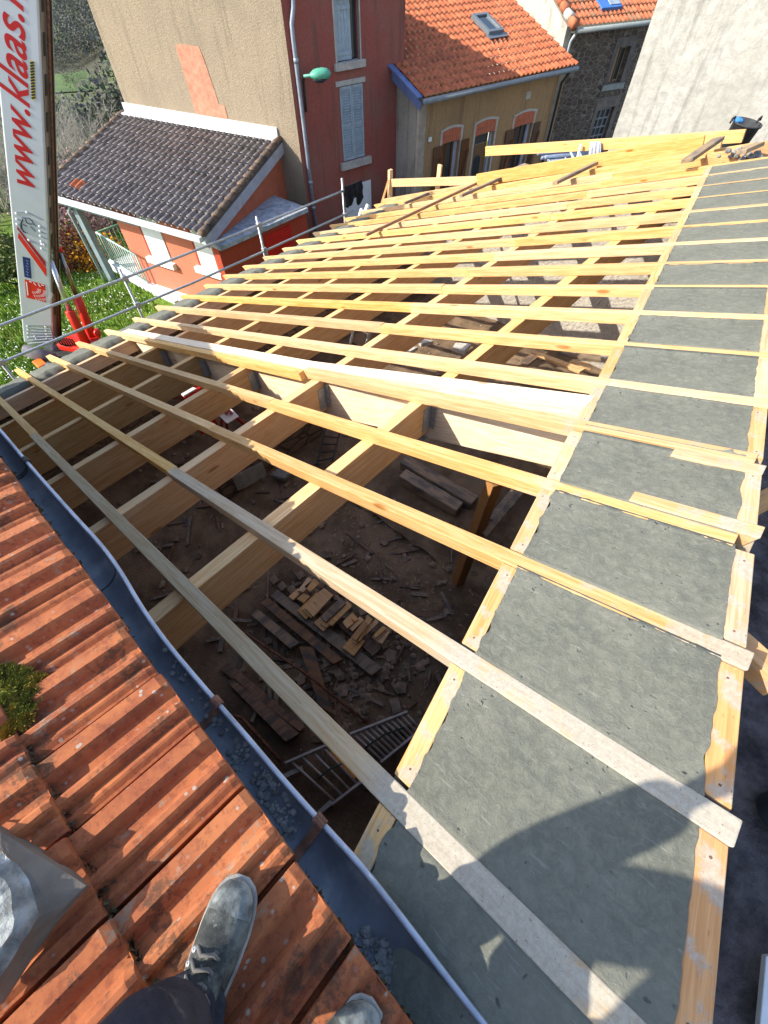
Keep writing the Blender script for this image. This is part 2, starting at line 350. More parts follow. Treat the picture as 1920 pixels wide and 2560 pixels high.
for k in range(1, 20):
    y0 = yk(k); s = SPL.get(k, -2.15+random.uniform(-.05, .05)); j = random.uniform(-.004, .004)
    uend = 1.61-.1818*y0 if k not in (2, 4, 5) else {2: 1.43, 4: 1.17, 5: 1.11}[k]
    if k == 1: uend = 1.66
    if k >= 18: uend = wall_m0(y0)+.5
    st = 'shaded grey-looking' if k <= 2 else 'half shaded' if k <= 5 else 'sunlit'
    o5 = 0
    if k == 5:
        plank('roof_rafter', PINE, TIP[k], -6.1, y0-.012, y0+WR-.012, -HR, .002, 'short sunlit eave piece of the fifth pine rafter from the tile roof', 'rafter', 'roof rafters', cut0=.07); o5 = .034
    plank('roof_rafter', PINE, TIP[k] if k != 5 else -6.097, s, y0-.9*o5, y0+WR-.9*o5, -HR, j, f'{st} lower piece of the {ORD[k]} pine rafter from the tile roof', 'rafter', 'roof rafters', cut0=.07)
    plank('roof_rafter', PINET if k <= 2 else PINES, s+.003, uend, y0-.006+j+o5, y0+WR-.006+j+o5, -HR, -j, f'upper piece, reaching the mortar strip, of the {ORD[k]} pine rafter from the tile roof', 'rafter', 'roof rafters', cut1=.045)
# sistered rafter ends
plank('rafter_end', PINES, .76, 1.235, 2.072, 2.142, -HR, .004, 'mortar-smeared short timber sistered behind the fourth rafter, poking past the outer board', 'rafter end', None, cut1=.05)
plank('rafter_end', PINES, .80, 1.155, 2.452, 2.524, -HR, .004, 'short timber sistered in front of the fifth rafter with its end past the outer board', 'rafter end', None, cut1=.04)
# boards closing the mortar strip
WD = un(A(-.1818, 1))
def board(u_of, wd, k, mat, label):
    y0 = yk(k)+WR+.003; y1 = yk(k+1)-.010
    if k == 0: y0 = .02
    a, b = u_of(y0), u_of(y1); mb = MB()
    mb.prism([RW(a, y0, -.004), RW(a+wd, y0, -.004), RW(b+wd, y1, -.004), RW(b, y1, -.004)], -NR*.095)
    X = un(RW(b, y1)-RW(a, y0)); Y = np.cross(NR, X)
    o = tag(mb.build('edge_board', mat, frame=(RW(a, y0), X, Y, NR), bevel=.003), label, 'board', 'boards edging the mortar strip')
    if k < 6:
        for t_ in (.10, .88):
            y = y0+(y1-y0)*t_; MB().lathe(RW(u_of(y)+wd*random.uniform(.35, .65), y, -.0045), [(.004, 0), (.004, .0012), (.001, .0016)], 8, axis=NR).build('nail_head', RUST, o)
    return o
for k in range(0, 17):
    gap = 'between gutter and first rafter' if k == 0 else f'between {ORD[k]} and {ORD[k+1]} rafters from the tile roof'
    board(wall_in, .070, k, PINEK, f'pine board, pit side of mortar, {gap}')
    if k < 14: board(wall_m1, .070, k, PINEO if k in (1, 2) else PINEK, f'pine board, outer side of mortar, {gap}')
# ridge-side wall with its wet mortar panels
rw_ = thing('masonry_wall', RW(.9, 4, -4.6), 'thick stone wall at the ridge side, its top filled with wet grey mortar between rafters', 'wall')
mb = MB()
ys = np.linspace(-.6, 9.95, 24)
sec = []
for y in ys:
    a, b = wall_in(y)+.006, wall_out(y)-.006
    xa, xb = RW(a, y)[0], RW(b, y)[0]; za, zb = RW(a, y, -.10)[2], RW(b, y, -.10)[2]
    sec.append([A(xa, y, -4.8), A(xa, y, za), A(xb, y, zb), A(xb, y, -4.8)])
mb.grid([[s[i] for s in sec] for i in range(4)])
mb.add(sec[0], [(0, 1, 2, 3)]); mb.add(sec[-1], [(3, 2, 1, 0)])
mb.build('masonry', RUBBLE, rw_)
for k in range(0, 17):
    y0 = yk(k)+WR; y1 = yk(k+1)-.006
    if k == 0: y0 = -.35
    ns, ntt = (70, 44) if 0 < k < 5 else (46, 28 if k else 40); P = []
    for i in range(ntt):
        row = []
        for jx in range(ns):
            ty = i/(ntt-1); tx = jx/(ns-1); edge = (i in (0, ntt-1)) or (jx in (0, ns-1))
            y = y0+(y1-y0)*ty; u = wall_m0(y)+(wall_m1(y)-wall_m0(y))*tx
            nz = fbm((u*9, y*9, k*3.1), 1, 4)
            if i == 0: y += -.008+.014*fbm((u*12, k*5.3, 0), 1, 5); y = min(y, yk(k)+WR-.014) if k else y
            if i == ntt-1: y = max(y+.006+(.016 if k < 4 else .008)*fbm((u*11, k*7.3, 9), 1, 5), yk(k+1)+.005)
            if jx == 0: u += -.004+.016*fbm((y*13, k, 4), 1, 5)
            if jx == ns-1: u += .006+.010*fbm((y*10, k, 14), 1, 3)
            big = fbm((u*3, y*3, 7), 1, 3)
            n = -.004+.0032*nz+.004*big+.0022*fbm((u*24, y*24, k*1.7), 1, 3)
            n = max(n, -.014)
            if edge: n = .0022 if i in (0, ntt-1) else -.0015
            row.append(RW(u, y, n))
        P.append(row)
    # skirt
    P = [[p-NR*.0035 for p in P[0]]]+P+[[p-NR*.0035 for p in P[-1]]]
    mb = MB(); mb.grid([[P[i][j] for i in range(len(P))] for j in range(ns)]); mb.build('mortar_infill', MORTAR, rw_, smooth=True)

# purlins, plate and main beam
UP = [-5.84, -4.61, -3.395, -2.175, -.962]
PW, PH = .118, .355
YB0 = lambda u: 2.558+.0035*(u+7.3) if u < -2.3 else 2.5755+.062*(u+2.3)      # near face of main beam
BW = .125
def purlin(u, y0, y1, label, hanger=None):
    p0, p1 = RW(u, 0, -.083), RW(u+PW, 0, -.083)
    mb = MB(); mb.prism([A(p0[0], y0, p0[2]), A(p1[0], y0, p1[2]), A(p1[0], y0, p1[2]-PH), A(p0[0], y0, p0[2]-PH-.035)], A(0, y1-y0, 0))
    o = mb.build('roof_purlin', PINEP, frame=(A(p0[0], y0, p0[2]), A(0, 1, 0), A(-1, 0, 0), ZUP), bevel=.005)
    tag(o, label, 'purlin', 'deep purlins under the rafters')
    if hanger:
        h = MB(); yh = y1 if hanger > 0 else y0; s = -hanger
        for x, zt in ((p0[0]-.004, p0[2]-.03), (p1[0]+.004, p1[2]-.06)):
            h.box((x, yh+s*.045, zt-.14), (.004, .09, .24))
            h.box((x+(-.02 if x < p0[0]+.05 else .02), yh+s*.004, zt-.12), (.045, .004, .26))
        h.box(((p0[0]+p1[0])/2, yh+s*.045, p0[2]-PH-.037), (PW+.012, .09, .004))
        c = h.build('joist_hanger', STEEL, o)
    return o
for i, u in enumerate(UP):
    purlin(u, .16, YB0(u)-.004, f'shaded near-bay purlin hung on the big beam, {ORD[i+1]} up the slope from the eave plate', 1)
    purlin(u, YB0(u)+BW+.004, 9.8, f'long far-bay purlin beyond the big beam, {ORD[i+1]} up the slope from the eave plate', -1)
mb = MB(); mb.prism([RW(-7.035, .16, -.084), RW(-6.915, .16, -.084), RW(-6.915, .16, -.27), RW(-7.035, .16, -.27)], A(0, 9.6, 0))
tag(mb.build('wall_plate', PINEP, frame=(RW(-7.035, .16, -.27), A(0, 1, 0), A(-1, 0, 0), ZUP), bevel=.004), 'pale timber plate along the inside of the eave wall under the rafters', 'wall plate')
mb = MB(); st_ = (-7.3, -2.3, .262); P = []
for u in st_:
    p = RW(u, YB0(u), -.002); P.append([p-A(0, 0, .54), p, p+A(0, BW, 0), p+A(0, BW, -.54)])
for a_, b_ in zip(P[:-1], P[1:]):
    pass
mb.grid([[P[i][j % 4] for i in range(3)] for j in range(5)]); mb.add(P[0], [(0, 1, 2, 3)]); mb.add(P[2], [(3, 2, 1, 0)])
X = un(P[2][1]-P[0][1]); Y = un(np.cross(ZUP, X)); tag(mb.build('main_beam', PINEB, frame=(P[0][0], X, Y, np.cross(X, Y))), 'huge pale laminated beam running down the slope with purlins hung on it', 'beam')

# eave wall
ew = thing('eave_wall', (-7.1, 5, -5), 'low masonry wall along the eave with rounded grey mortar lumps between rafter feet', 'wall')
mb = MB(); p = [RW(-7.76, 0, -.15), RW(-7.06, 0, -.19)]
mb.prism([A(p[0][0], -.4, p[0][2]), A(p[1][0], -.4, p[1][2]), A(p[1][0], -.4, -5.6), A(p[0][0], -.4, -5.6)], A(0, 10.3, 0)); mb.build('masonry', RUBBLE, ew)
for k in range(1, 19):
    y0, y1 = yk(k)+WR+.004, yk(k+1)-.004; P = []
    for i in range(15):
        row = []; tu = i/14; y_in = .03*(tu > .8)
        for j in range(16):
            tv = j/15; u = -7.72+.62*tu+.03*MN.noise(V((j*.3, k*2.2, 1)))*(tu); y = y0+(y1-y0)*tv
            prof = -.022-.05*max(0, (.12-tu)/.12)**2-.17*max(0, (tu-.86)/.14)**1.4
            n = prof+.012*fbm((u*6, y*6, k), 1, 4)-.02*(abs(tv-.5)*2)**6
            row.append(RW(u-(.03 if tu > .93 else 0)*0, y, n))
        P.append(row)
    P.append([p_-NR*.06 for p_ in P[-1]])
    mb = MB(); mb.grid(P); mb.build('mortar_infill', MORTAR, ew, smooth=True)

# far gable wall and its top
gw = thing('gable_wall', (-3, 9.9, -5), 'rough whitish rendered gable wall closing the far end under the rafters', 'wall')
mb = MB(); a, b = RW(-7.7, 9.85, -.12), RW(-.95, 9.85, -.12)
mb.prism([a, b, A(b[0], 9.85, -5.2), A(a[0], 9.85, -5.2)], A(0, .35, 0)); mb.build('render', ROUGHW, gw)

# ---------------------------------------------------------------- neighbouring tiled house (under the photographer)
th = thing('tiled_house', (-3, -1.5, -5), 'neighbouring house roofed in old orange interlocking clay tiles, grey gutter along its eave', 'house')
E1 = un(A(1, -.042, 0)); DH = A(.042, 1, 0)/math.hypot(.042, 1); MT = .205
DN = un(DH-ZUP*MT); NT_ = np.cross(E1, DN); NT_ = NT_ if NT_[2] > 0 else -NT_
E0 = A(.127, .277, .42)
def TP(s, d, n=0): return E0+E1*s+DN*d+NT_*n      # s along the eave, d down the slope (0 = lower tile edge), n normal
PROF = [(.0, -.030), (.042, -.030), (.045, .018), (.055, .026), (.25, .027), (.275, .022), (.36, .001), (.40, -.002), (.50, .000), (.565, .022), (.60, .028), (.665, .028), (.70, .022), (.745, .003), (.80, .006), (.845, .013), (.88, .011), (.94, .004), (.978, .003), (.983, -.030), (1.0, -.030)]
mb = MB(); TWD, TL = .2123, .345
for row in range(0, 9):
    for c in range(-37, 9):
        s0 = .208+TWD*c; d1 = -.345*row+random.uniform(-.006, .006); tilt = random.uniform(-.003, .003); sk = random.uniform(-.004, .004)
        vs = []
        ds = [-.39, -.22, -.08, -.025, -.006, 0, 0]
        if s0 > 2.1: continue
        for q, d in enumerate(ds):
            for (x, h) in PROF:
                lift = .034*(1+(d/.39)) - .006
                hh = h*1.2
                if q == 4: hh = h-.003
                if q == 5: hh = h-.010 if h > 0 else h
                if q == 6: hh = -.028
                wob = .0016*MN.noise(V((s0*9+x, d*14, row*3.)))
                vs.append(TP(s0+x*TWD+sk*d, d1+d+(-.004 if q == 5 else 0), hh+lift+tilt*x+wob))
        n = len(PROF); fs = []
        for q in range(len(ds)-1):
            for j in range(n-1): fs.append((q*n+j, q*n+j+1, (q+1)*n+j+1, (q+1)*n+j))
        mb.add(vs, fs)
tl = mb.build('roof_tiles', TERRA, th, smooth=False)
bv = tl.modifiers.new('bevel', 'BEVEL'); bv.width = .0035; bv.segments = 2; bv.limit_method = 'ANGLE'; bv.angle_limit = math.radians(25)
mb = MB(); q0, q1 = TP(-7.75, -.05, -.04), TP(2.0, -.05, -.04); q2, q3 = TP(2.0, -3.2, -.04), TP(-7.75, -3.2, -.04)
mb.prism([q0, q1, q2, q3], -ZUP*.06); mb.build('roof_deck', OLDW, th)
mb = MB(); mb.prism([A(-7.6, .02, -5.5), A(1.75, .02-.39, -5.5), A(1.75, -3.6, -5.5), A(-7.6, -3.6, -5.5)], A(0, 0, 5.78)); mb.build('wall', RUBBLE, th)
# debris and growth under the tile edge
mb = MB()
for i in range(9000):
    row_ = 0 if i < 3200 else random.choice([1, 1, 1, 2]); s = random.uniform(-4.5, 1.25); base = TP(s, -.012+random.gauss(0, .006)-.345*row_+.014*(row_ > 0), random.uniform(-.02, .012)+(.012 if row_ else 0)); sz = random.uniform(.002, .007)
    a_ = A(random.gauss(0, 1), random.gauss(0, 1), random.gauss(0, 1))*sz; b_ = A(random.gauss(0, 1), random.gauss(0, 1), random.gauss(0, 1))*sz
    mb.add([base-a_, base+b_, base+a_, base-b_*.6], [(0, 1, 2, 3)])
tag(mb.build('moss_fringe', plain('dry_moss', (.075, .06, .03), .7, 60, 1, .3), th), kind='stuff')
# gutter
gz = .352
rim = [(-7.7, .36), (-5, .372), (-2.6, .392), (-1.70, .400), (-1.405, .393), (-.898, .392), (-.66, .398), (-.50, .372), (-.318, .346), (-.014, .341), (.265, .345), (.452, .337), (.625, .349), (.766, .351), (.942, .328), (1.063, .328), (1.4, .315), (1.75, .30)]
rx = np.array([q[0] for q in rim]); ry = np.array([q[1] for q in rim])
gx = np.linspace(-7.7, 1.75, 240); gy = np.interp(gx, rx, ry)
gy = np.convolve(np.pad(gy, 4, 'edge'), np.ones(9)/9, 'valid')
def gback(x): return TP((x-.127)/E1[0], -.045)[1]-.015
gut = MB(); P = []
for a_ in np.linspace(0, 1, 13):
    row = []
    for x, y in zip(gx, gy):
        yb = gback(x); cy = (y+yb)/2; rr = (y-yb)/2; ang = math.pi*a_
        row.append(A(x, cy+rr*math.cos(ang), gz-min(rr, .085)*math.sin(ang)*1.0))
    P.append(row)
gut.grid([[P[i][j] for i in range(13)] for j in range(len(gx))])
g = gut.build('gutter', ZINC, th, smooth=True); sd = g.modifiers.new('solid', 'SOLIDIFY'); sd.thickness = .003; sd.offset = -1
bd = MB(); bd.tube([A(x, y+.004, gz+.003+.003*math.sin(x*9)) for x, y in zip(gx, gy)], .0078, 10); bd.build('rolled_rim', plain('rim_zinc', (.42, .47, .56), .15, 9, .35, .04, 40, .001, .35, .5, (.24, .27, .32), 6), g, smooth=True)
def gut_y(x): return float(np.interp(x, gx, gy))
for x, mt in ((.07, RUST), (.535, RUST), (-1.42, DKMETAL), (-2.9, RUST)):
    br = MB(); y = gut_y(x); yb = gback(x)
    pts = [A(x, yb-.03, gz+.03)]+[A(x, (y+yb)/2+((y-yb)/2+.001)*math.cos(math.pi*t), gz-(min((y-yb)/2, .085)-.004)*math.sin(math.pi*t)) for t in np.linspace(1, .0, 9)]
    for a_, b_ in zip(pts[:-1], pts[1:]): br.bar(a_, b_, .026, .004, up=A(0, 0, 1) if abs((b_-a_)[2]) < .05 else A(0, 1, 0))
    ring = [A(x, y+.004+.0135*math.cos(t), gz+.003+.0135*math.sin(t)) for t in np.linspace(0, 2*math.pi, 13)]
    for a_, b_ in zip(ring[:-1], ring[1:]): br.bar(a_, b_, .034, .003, up=un((a_+b_)/2-A(x, y+.004, gz+.003)))
    br.build('gutter_bracket', mt, g)
sm = MB()
for x in (-.64,):
    pts = [A(x+.035*t, (gut_y(x)+gback(x))/2+((gut_y(x)-gback(x))/2-.002)*math.cos(math.pi*t), gz-(min((gut_y(x)-gback(x))/2, .085)-.003)*math.sin(math.pi*t)) for t in np.linspace(.05, .85, 12)]
    sm.tube(pts, .0035, 5)
sm.build('seam', DKMETAL, g)
# things lying in the gutter
def pebble(mb, c, r, seed=0, m=0, sq=.7):
    n1, n2 = (7, 5) if sq != .55 else (5, 3); vs = []
    for i in range(n2+1):
        for j in range(n1):
            th_ = math.pi*i/n2; ph = 2*math.pi*j/n1; d = A(math.sin(th_)*math.cos(ph), math.sin(th_)*math.sin(ph), math.cos(th_)*sq)
            vs.append(np.asarray(c)+d*r*(1+(.35 if sq != .55 else .75)*MN.noise(V(tuple(d*2.1+seed)))))
    mb.add(vs, [(i*n1+j, i*n1+(j+1) % n1, (i+1)*n1+(j+1) % n1, (i+1)*n1+j) for i in range(n2) for j in range(n1)], m)
gv = MB()
for i in range(300):
    c0 = random.choice([(590, 1905), (655, 1950), (660, 1990), (720, 2080), (910, 2345), (935, 2370), (955, 2400), (960, 2420), (990, 2450), (700, 2040)]) if i < 240 else (random.uniform(420, 760), 0)
    if c0[1]: q = HZ(c0[0]+random.gauss(0, 12), c0[1]+random.gauss(0, 16), gz-.05)
    else: q = HZ(c0[0], 1640+(c0[0]-420)*1.22+random.gauss(0, 15), gz-.06)
    y = gut_y(q[0]); yb = gback(q[0]); t = (q[1]-(y+yb)/2)/((y-yb)/2); t = max(-.9, min(.8, t))
    pebble(gv, A(q[0], (y+yb)/2+t*(y-yb)/2, gz-min((y-yb)/2, .085)*math.sqrt(1-t*t)+.006), random.choice([.003, .004, .005, .007, .010]), i)
tag(gv.build('gutter_gravel', GRAV), 'grey grit and gravel lying in the gutter below the tile edge', 'gravel', kind='stuff')
sl_ = MB(); zq = gz-.045; pts = [HZ(*q, zq+dz) for q, dz in (((603, 2032), .0), ((634, 2000), .0), ((660, 2068), -.01), ((648, 2080), -.01))]
sl_.quad(*pts, t=.006); tag(sl_.build('slate_piece', SLATE), 'broken piece of blue slate lying in the gutter by the tiles', 'slate')

# moss clump and rock on the tiles
def onTile(px, py, n=.03):
    return HP(px, py, TP(0, 0, n), NT_)
mo = MB()
for (px, py, r) in ((15, 1690, .035), (50, 1700, .036), (88, 1706, .026), (108, 1702, .014), (35, 1735, .038), (78, 1738, .030), (45, 1775, .032), (5, 1730, .040), (28, 1808, .024), (60, 1800, .022), (-10, 1700, .04), (70, 1765, .024), (20, 1830, .014), (0, 1775, .03)):
    r *= .88; c = onTile(px, py, .024)
    for i in range(300):
        d = un(A(random.gauss(0, 1), random.gauss(0, 1), abs(random.gauss(0, 1)))); rr = r*(.75+.4*random.random())*(1+.3*MN.noise(V(tuple(d*3+c*20))))
        b_ = c+A(d[0]*rr, d[1]*rr, d[2]*rr*.5); t1 = un(np.cross(d, A(random.random(), random.random(), random.random())))*.0035; tip_ = d*.012
        mo.add([b_-t1, b_+t1, b_+tip_], [(0, 1, 2)])
    vs0 = len(mo.v); pebble(mo, c, r*.95, px, sq=.6)
tag(mo.build('moss_clump', MOSS), 'yellow-green cushion of moss growing on the tile course at left', 'moss')
def rock(pts_top, thick, name, label, mats):
    """faceted stone from an outline on the tiles and a crest"""
    pass
rk = MB()
out = [(-60, 2060), (0, 2062), (90, 2112), (165, 2160), (230, 2215), (170, 2285), (110, 2352), (60, 2430), (10, 2505), (-60, 2560)]
base = [onTile(x, y, .03) for x, y in out]
top1 = [onTile(x, y, .085) for x, y in [(-60, 2075), (0, 2078), (80, 2128), (160, 2178), (215, 2214), (160, 2270), (92, 2330), (45, 2400), (0, 2470), (-60, 2530)]]
ridge = [onTile(x, y, .105) for x, y in [(-50, 2120), (5, 2135), (45, 2160), (70, 2200), (85, 2245), (100, 2290), (75, 2335), (30, 2395), (-5, 2450), (-55, 2500)]]
core = [onTile(x, y, .135) for x, y in [(-60, 2180), (-10, 2190), (10, 2200), (25, 2235), (30, 2270), (40, 2300), (30, 2330), (0, 2370), (-30, 2400), (-70, 2440)]]
n = len(out); rings = [base, top1, ridge, core]
def sub(rr, k=5):
    o_ = []
    for i in range(len(rr)-1):
        for t in range(k): o_.append(rr[i]+(rr[i+1]-rr[i])*t/k)
    return o_+[rr[-1]]
rings = [sub(r_i) for r_i in rings]
full = []
for a_, b_, kk in ((0, 1, 2), (1, 2, 6), (2, 3, 6)):
    for t in range(kk): full.append([p+(q-p)*t/kk for p, q in zip(rings[a_], rings[b_])])
full.append(rings[3]); full.append([onTile(-80, 2300, .13)+(p-onTile(-80, 2300, .13))*.1 for p in rings[3]])
for i, rr in enumerate(full):
    for j, p in enumerate(rr):
        amt = .002 if i < 8 else .012
        rr[j] = p+NT_*amt*(fbm(p, 16, 3))+E1*amt*.6*MN.noise(V(tuple(p*30)))
ni = len(full[0])
vs = [p for rr in full for p in rr]
rk.add(vs, [(i*ni+j, i*ni+j+1, (i+1)*ni+j+1, (i+1)*ni+j) for i in range(len(full)-1) for j in range(ni-1)])
rk.m = [1 if (q//(ni-1)) < 8 else 0 for q in range(len(rk.f))]
tag(rk.build('broken_stone', [ROCK, ROCKB], smooth=False), 'big broken grey stone slab lying on the orange tiles at lower left', 'stone')

# ---------------------------------------------------------------- inside the shell: floor, rubble, timber, ladders
ZF = -4.4
def ground_sheet(name, mat, fx, x0, x1, y0, y1, nx, ny):
    P = [[A(x, y, fx(x, y)) for y in np.linspace(y0, y1, ny)] for x in np.linspace(x0, x1, nx)]
    mb = MB(); mb.grid(P); o = mb.build(name, mat, smooth=True); tag(o, kind='structure'); return o
def floor_z(x, y): return ZF-.06+.10*fbm((x, y, 0), .7, 4)+.03*fbm((x, y, 5), 4, 3)+.35*max(0, min(1, (y-4.5)/3))*(.5+.5*MN.noise(V((x*.5, y*.5, 3))))
ground_sheet('dirt_floor', DIRT, floor_z, -7.3, 2.0, -.3, 9.95, 120, 120)
rb = MB()
for i in range(900):
    x, y = random.uniform(-6.9, .5), random.uniform(.3, 9.5)
    if random.random() < .45: q = HZ(random.gauss(880, 90), random.gauss(1640, 90), ZF); x, y = q[0], q[1]
    r = random.choice([.02, .025, .03, .04, .05, .07, .1 if i % 4 == 0 else .03]); pebble(rb, A(x, y, floor_z(x, y)+r*.3), r, i*1.7, sq=.55)
for i in range(230):
    q = HZ(random.uniform(380, 1140), random.uniform(1150, 1900), ZF)
    if not (-6.8 < q[0] < .4 and .3 < q[1] < 9): continue
    a_ = random.choice([.9, 2.4, random.uniform(0, 3.14)])+random.gauss(0, .25); L = random.choice([.10, .16, .25, .4, .6]); d = A(math.cos(a_), math.sin(a_), random.gauss(0, .08)); z_ = floor_z(q[0], q[1])+.03
    rb.bar(A(q[0], q[1], z_)-d*L/2, A(q[0], q[1], z_)+d*L/2, random.uniform(.02, .07), random.uniform(.012, .03), m=1+(i % 2))
tag(rb.build('rubble', [RUBB, OLDW, GREYW]), 'brown stones and rubble strewn over the dark earth floor', 'rubble', kind='stuff')
sd_ = MB()
for i in range(1500):
    q = HZ(random.gauss(960, 150), random.gauss(1420, 120), ZF); x, y = q[0], q[1]
    if not (-7 < x < .6 and .3 < y < 9): continue
    a_ = random.uniform(0, 6.28); L = random.choice([.006, .01, .014, .03]); d = A(math.cos(a_), math.sin(a_), 0)*L; e = A(-d[1], d[0], 0)*.25; c = A(x, y, floor_z(x, y)+.012)
    sd_.add([c-d-e, c+d-e, c+d+e, c-d+e], [(0, 1, 2, 3)])
tag(sd_.build('wood_chips', plain('wood_chip', (.30, .22, .14), .4, 30, .9, 0)), 'pale splinters and sawdust chips on the floor of the shell', 'wood chips', kind='stuff')
def slab(name, px4, z, t, mat, label, cat, group=None, bev=.006, warp=0):
    P = [HZ(x, y, z) if not hasattr(z, '__len__') else HZ(x, y, z[i]) for i, (x, y) in enumerate(px4)]
    mb = MB(); X = un(P[1]-P[0]+P[2]-P[3]); nn = un(np.cross(P[1]-P[0], P[3]-P[0])); nn = nn if nn[2] > 0 else -nn
    mb.prism(P, -nn*t); Y = un(np.cross(nn, X))
    return tag(mb.build(name, mat, frame=(P[0], X, np.cross(nn, X), nn), bevel=bev), label, cat, group)
z2 = lambda x, y: (600+x*440/1659, 1420+y*440/1659)        # detail crop used to read the floor
fl = [([(285, 265), (355, 205), (1345, 940), (1240, 1015)], .10, 'long dusty brown plank under the stacks of offcuts', GREYW),
      ([(190, 330), (265, 280), (970, 860), (880, 905)], .13, 'long red-brown weathered plank beside the stacks of offcuts, split along its edge', OLDW),
      ([(100, 440), (165, 385), (560, 700), (470, 760)], .12, 'short dusty plank lying nearest the first rafter, left of the crowbar', GREYW),
      ([(555, 740), (690, 740), (880, 1380), (740, 1300)], .10, 'crooked dark plank crossing under the iron bar', OLDW),
      ([(700, 330), (760, 290), (1330, 760), (1250, 830)], .09, 'half-buried dark board behind the offcut stacks', OLDW),
      ([(1400, 1230), (1490, 1215), (1525, 1350), (1445, 1385)], .06, 'short dusty block of board above the folded ladder', GREYW)]
for P4, dz, lab, mt in fl: slab('old_plank', [z2(*q) for q in P4], ZF+dz, .05, mt, lab, 'plank', 'old planks on the floor')
for P4, lab in (([(-120, 1080), (-60, 1030), (560, 1560), (430, 1640)], 'old dark board on the floor beside the gutter, outer one'),
                ([(-200, 950), (-120, 880), (620, 1500), (560, 1540)], 'old dark board on the floor beside the gutter, inner one')):
    slab('old_plank', [z2(*q) for q in P4], ZF+.08, .06, OLDW, lab, 'plank', 'old planks on the floor')
offs = [([(540, 215), (600, 225), (690, 110), (640, 85)], .20), ([(455, 270), (500, 300), (590, 215), (545, 190)], .16), ([(605, 175), (660, 225), (750, 145), (700, 95)], .20), ([(535, 290), (600, 330), (660, 265), (600, 235)], .16),
        ([(540, 400), (620, 485), (800, 300), (720, 230)], .17), ([(585, 385), (665, 470), (850, 275), (760, 210)], .21), ([(610, 375), (690, 460), (880, 255), (790, 185)], .25),
        ([(695, 515), (785, 600), (960, 420), (880, 350)], .17), ([(750, 520), (810, 565), (1060, 360), (1010, 310)], .21), ([(755, 460), (810, 510), (1000, 330), (950, 275)], .26), ([(830, 520), (865, 545), (1060, 355), (1030, 325)], .24),
        ([(965, 510), (1010, 570), (1115, 480), (1060, 415)], .20), ([(1030, 570), (1060, 595), (1170, 490), (1130, 455)], .17),
        ([(965, 750), (1070, 830), (1180, 690), (1080, 610)], .17), ([(1060, 700), (1085, 725), (1310, 510), (1280, 480)], .20), ([(1100, 680), (1130, 690), (1250, 480), (1200, 440)], .25), ([(1045, 655), (1090, 690), (1210, 530), (1170, 490)], .29),
        ([(1240, 650), (1290, 690), (1400, 580), (1350, 545)], .20), ([(1290, 690), (1340, 715), (1415, 600), (1380, 570)], .18), ([(1255, 635), (1280, 660), (1380, 570), (1340, 550)], .24)]
stk = ['leftmost, farthest stack of small offcuts', 'second stack, wide boards', 'third stack, topped by a grey piece', 'loose pale pieces between third and fourth stacks', 'fourth stack, topped by an orange piece', 'small rightmost stack']
sidx = [0]*4+[1]*3+[2]*4+[3]*2+[4]*4+[5]*3; cnt = {}
for (P4, dz), si in zip(offs, sidx):
    cnt[si] = cnt.get(si, 0)+1
    mt = PINEO if (si == 4 and cnt[si] == 4) else GREYW if (si == 2 and cnt[si] == 3) else PINEP
    slab('wood_offcut', [z2(*q) for q in P4], ZF+dz, .035, mt, f'pine offcut, {ORD[cnt[si]]} piece from the bottom, {stk[si]}', 'offcut', 'stacked wood offcuts on the floor', bev=.003)
for i, (px, py) in enumerate(((310, 105), (390, 165), (480, 195), (560, 60))):
    q = z2(px, py); slab('paving_stone', [(q[0]-12, q[1]), (q[0], q[1]+14), (q[0]+15, q[1]+3), (q[0]+3, q[1]-12)], ZF+.10, .07, RUBB, f'dusty squarish stone by the purlin, {ORD[i+1]} from the left in its row', 'stone', 'square stones beside the planks', bev=.012)
# iron bar
mb = MB(); mb.tube([HZ(*z2(60, 620), ZF+.2), HZ(*z2(640, 1010), ZF+.22), HZ(*z2(1200, 1460), ZF+.1)], .018, 6)
tag(mb.build('iron_bar', RUST, smooth=True), 'long thin rusty bar lying across the planks on the floor', 'iron bar')
mb = MB(); mb.tube([HZ(*z2(-60, 1390), ZF+.1), HZ(605, 1795, ZF+.1), HZ(705, 1905, ZF+.08)], .022, 6)
tag(mb.build('iron_pipe', RUST, smooth=True), 'rusty pipe on the floor just below the gutter rim', 'pipe')
# ladders
z4 = lambda x, y: (600+x*480/1659, 1720+y*480/1659)
def ladder(name, a0, a1, b0, b1, nr, mat, label, rail=(.03, .07), rr=.016, orange=None, sec=1, zz=None):
    """a0-a1 and b0-b1: the two side rails, world points"""
    t = thing(name, (np.asarray(a0)+b0)/2, label, 'ladder')
    for a_, b_ in ((a0, a1), (b0, b1)):
        mb = MB(); mb.bar(a_, b_, rail[0], rail[1], up=un(np.cross(np.asarray(a1)-a0, np.asarray(b0)-a0))); mb.build('side_rail', mat, t, bevel=.004)
    for i in range(nr):
        f = (i+.5)/nr; p, q = np.asarray(a0)+(np.asarray(a1)-a0)*f, np.asarray(b0)+(np.asarray(b1)-b0)*f
        mb = MB(); mb.tube([p, q], rr, 8); mb.build('rung', mat, t, smooth=True)
    return t
Lz = ZF+.16
LA = ladder('ladder', HZ(*z4(950, 400), Lz+.05), HZ(*z4(1450, 205), Lz+.05), HZ(*z4(1215, 645), Lz+.05), HZ(*z4(1580, 345), Lz+.05), 11, ALU, 'folded aluminium ladder lying on the floor, close-set rungs, nearest the mortar wall')
LB = ladder('ladder', HZ(*z4(390, 650), Lz), HZ(*z4(760, 490), Lz), HZ(*z4(790, 1010), Lz), HZ(*z4(1050, 810), Lz), 4, ALU, 'aluminium ladder end with wide-spaced rungs lying beneath the first rafter')
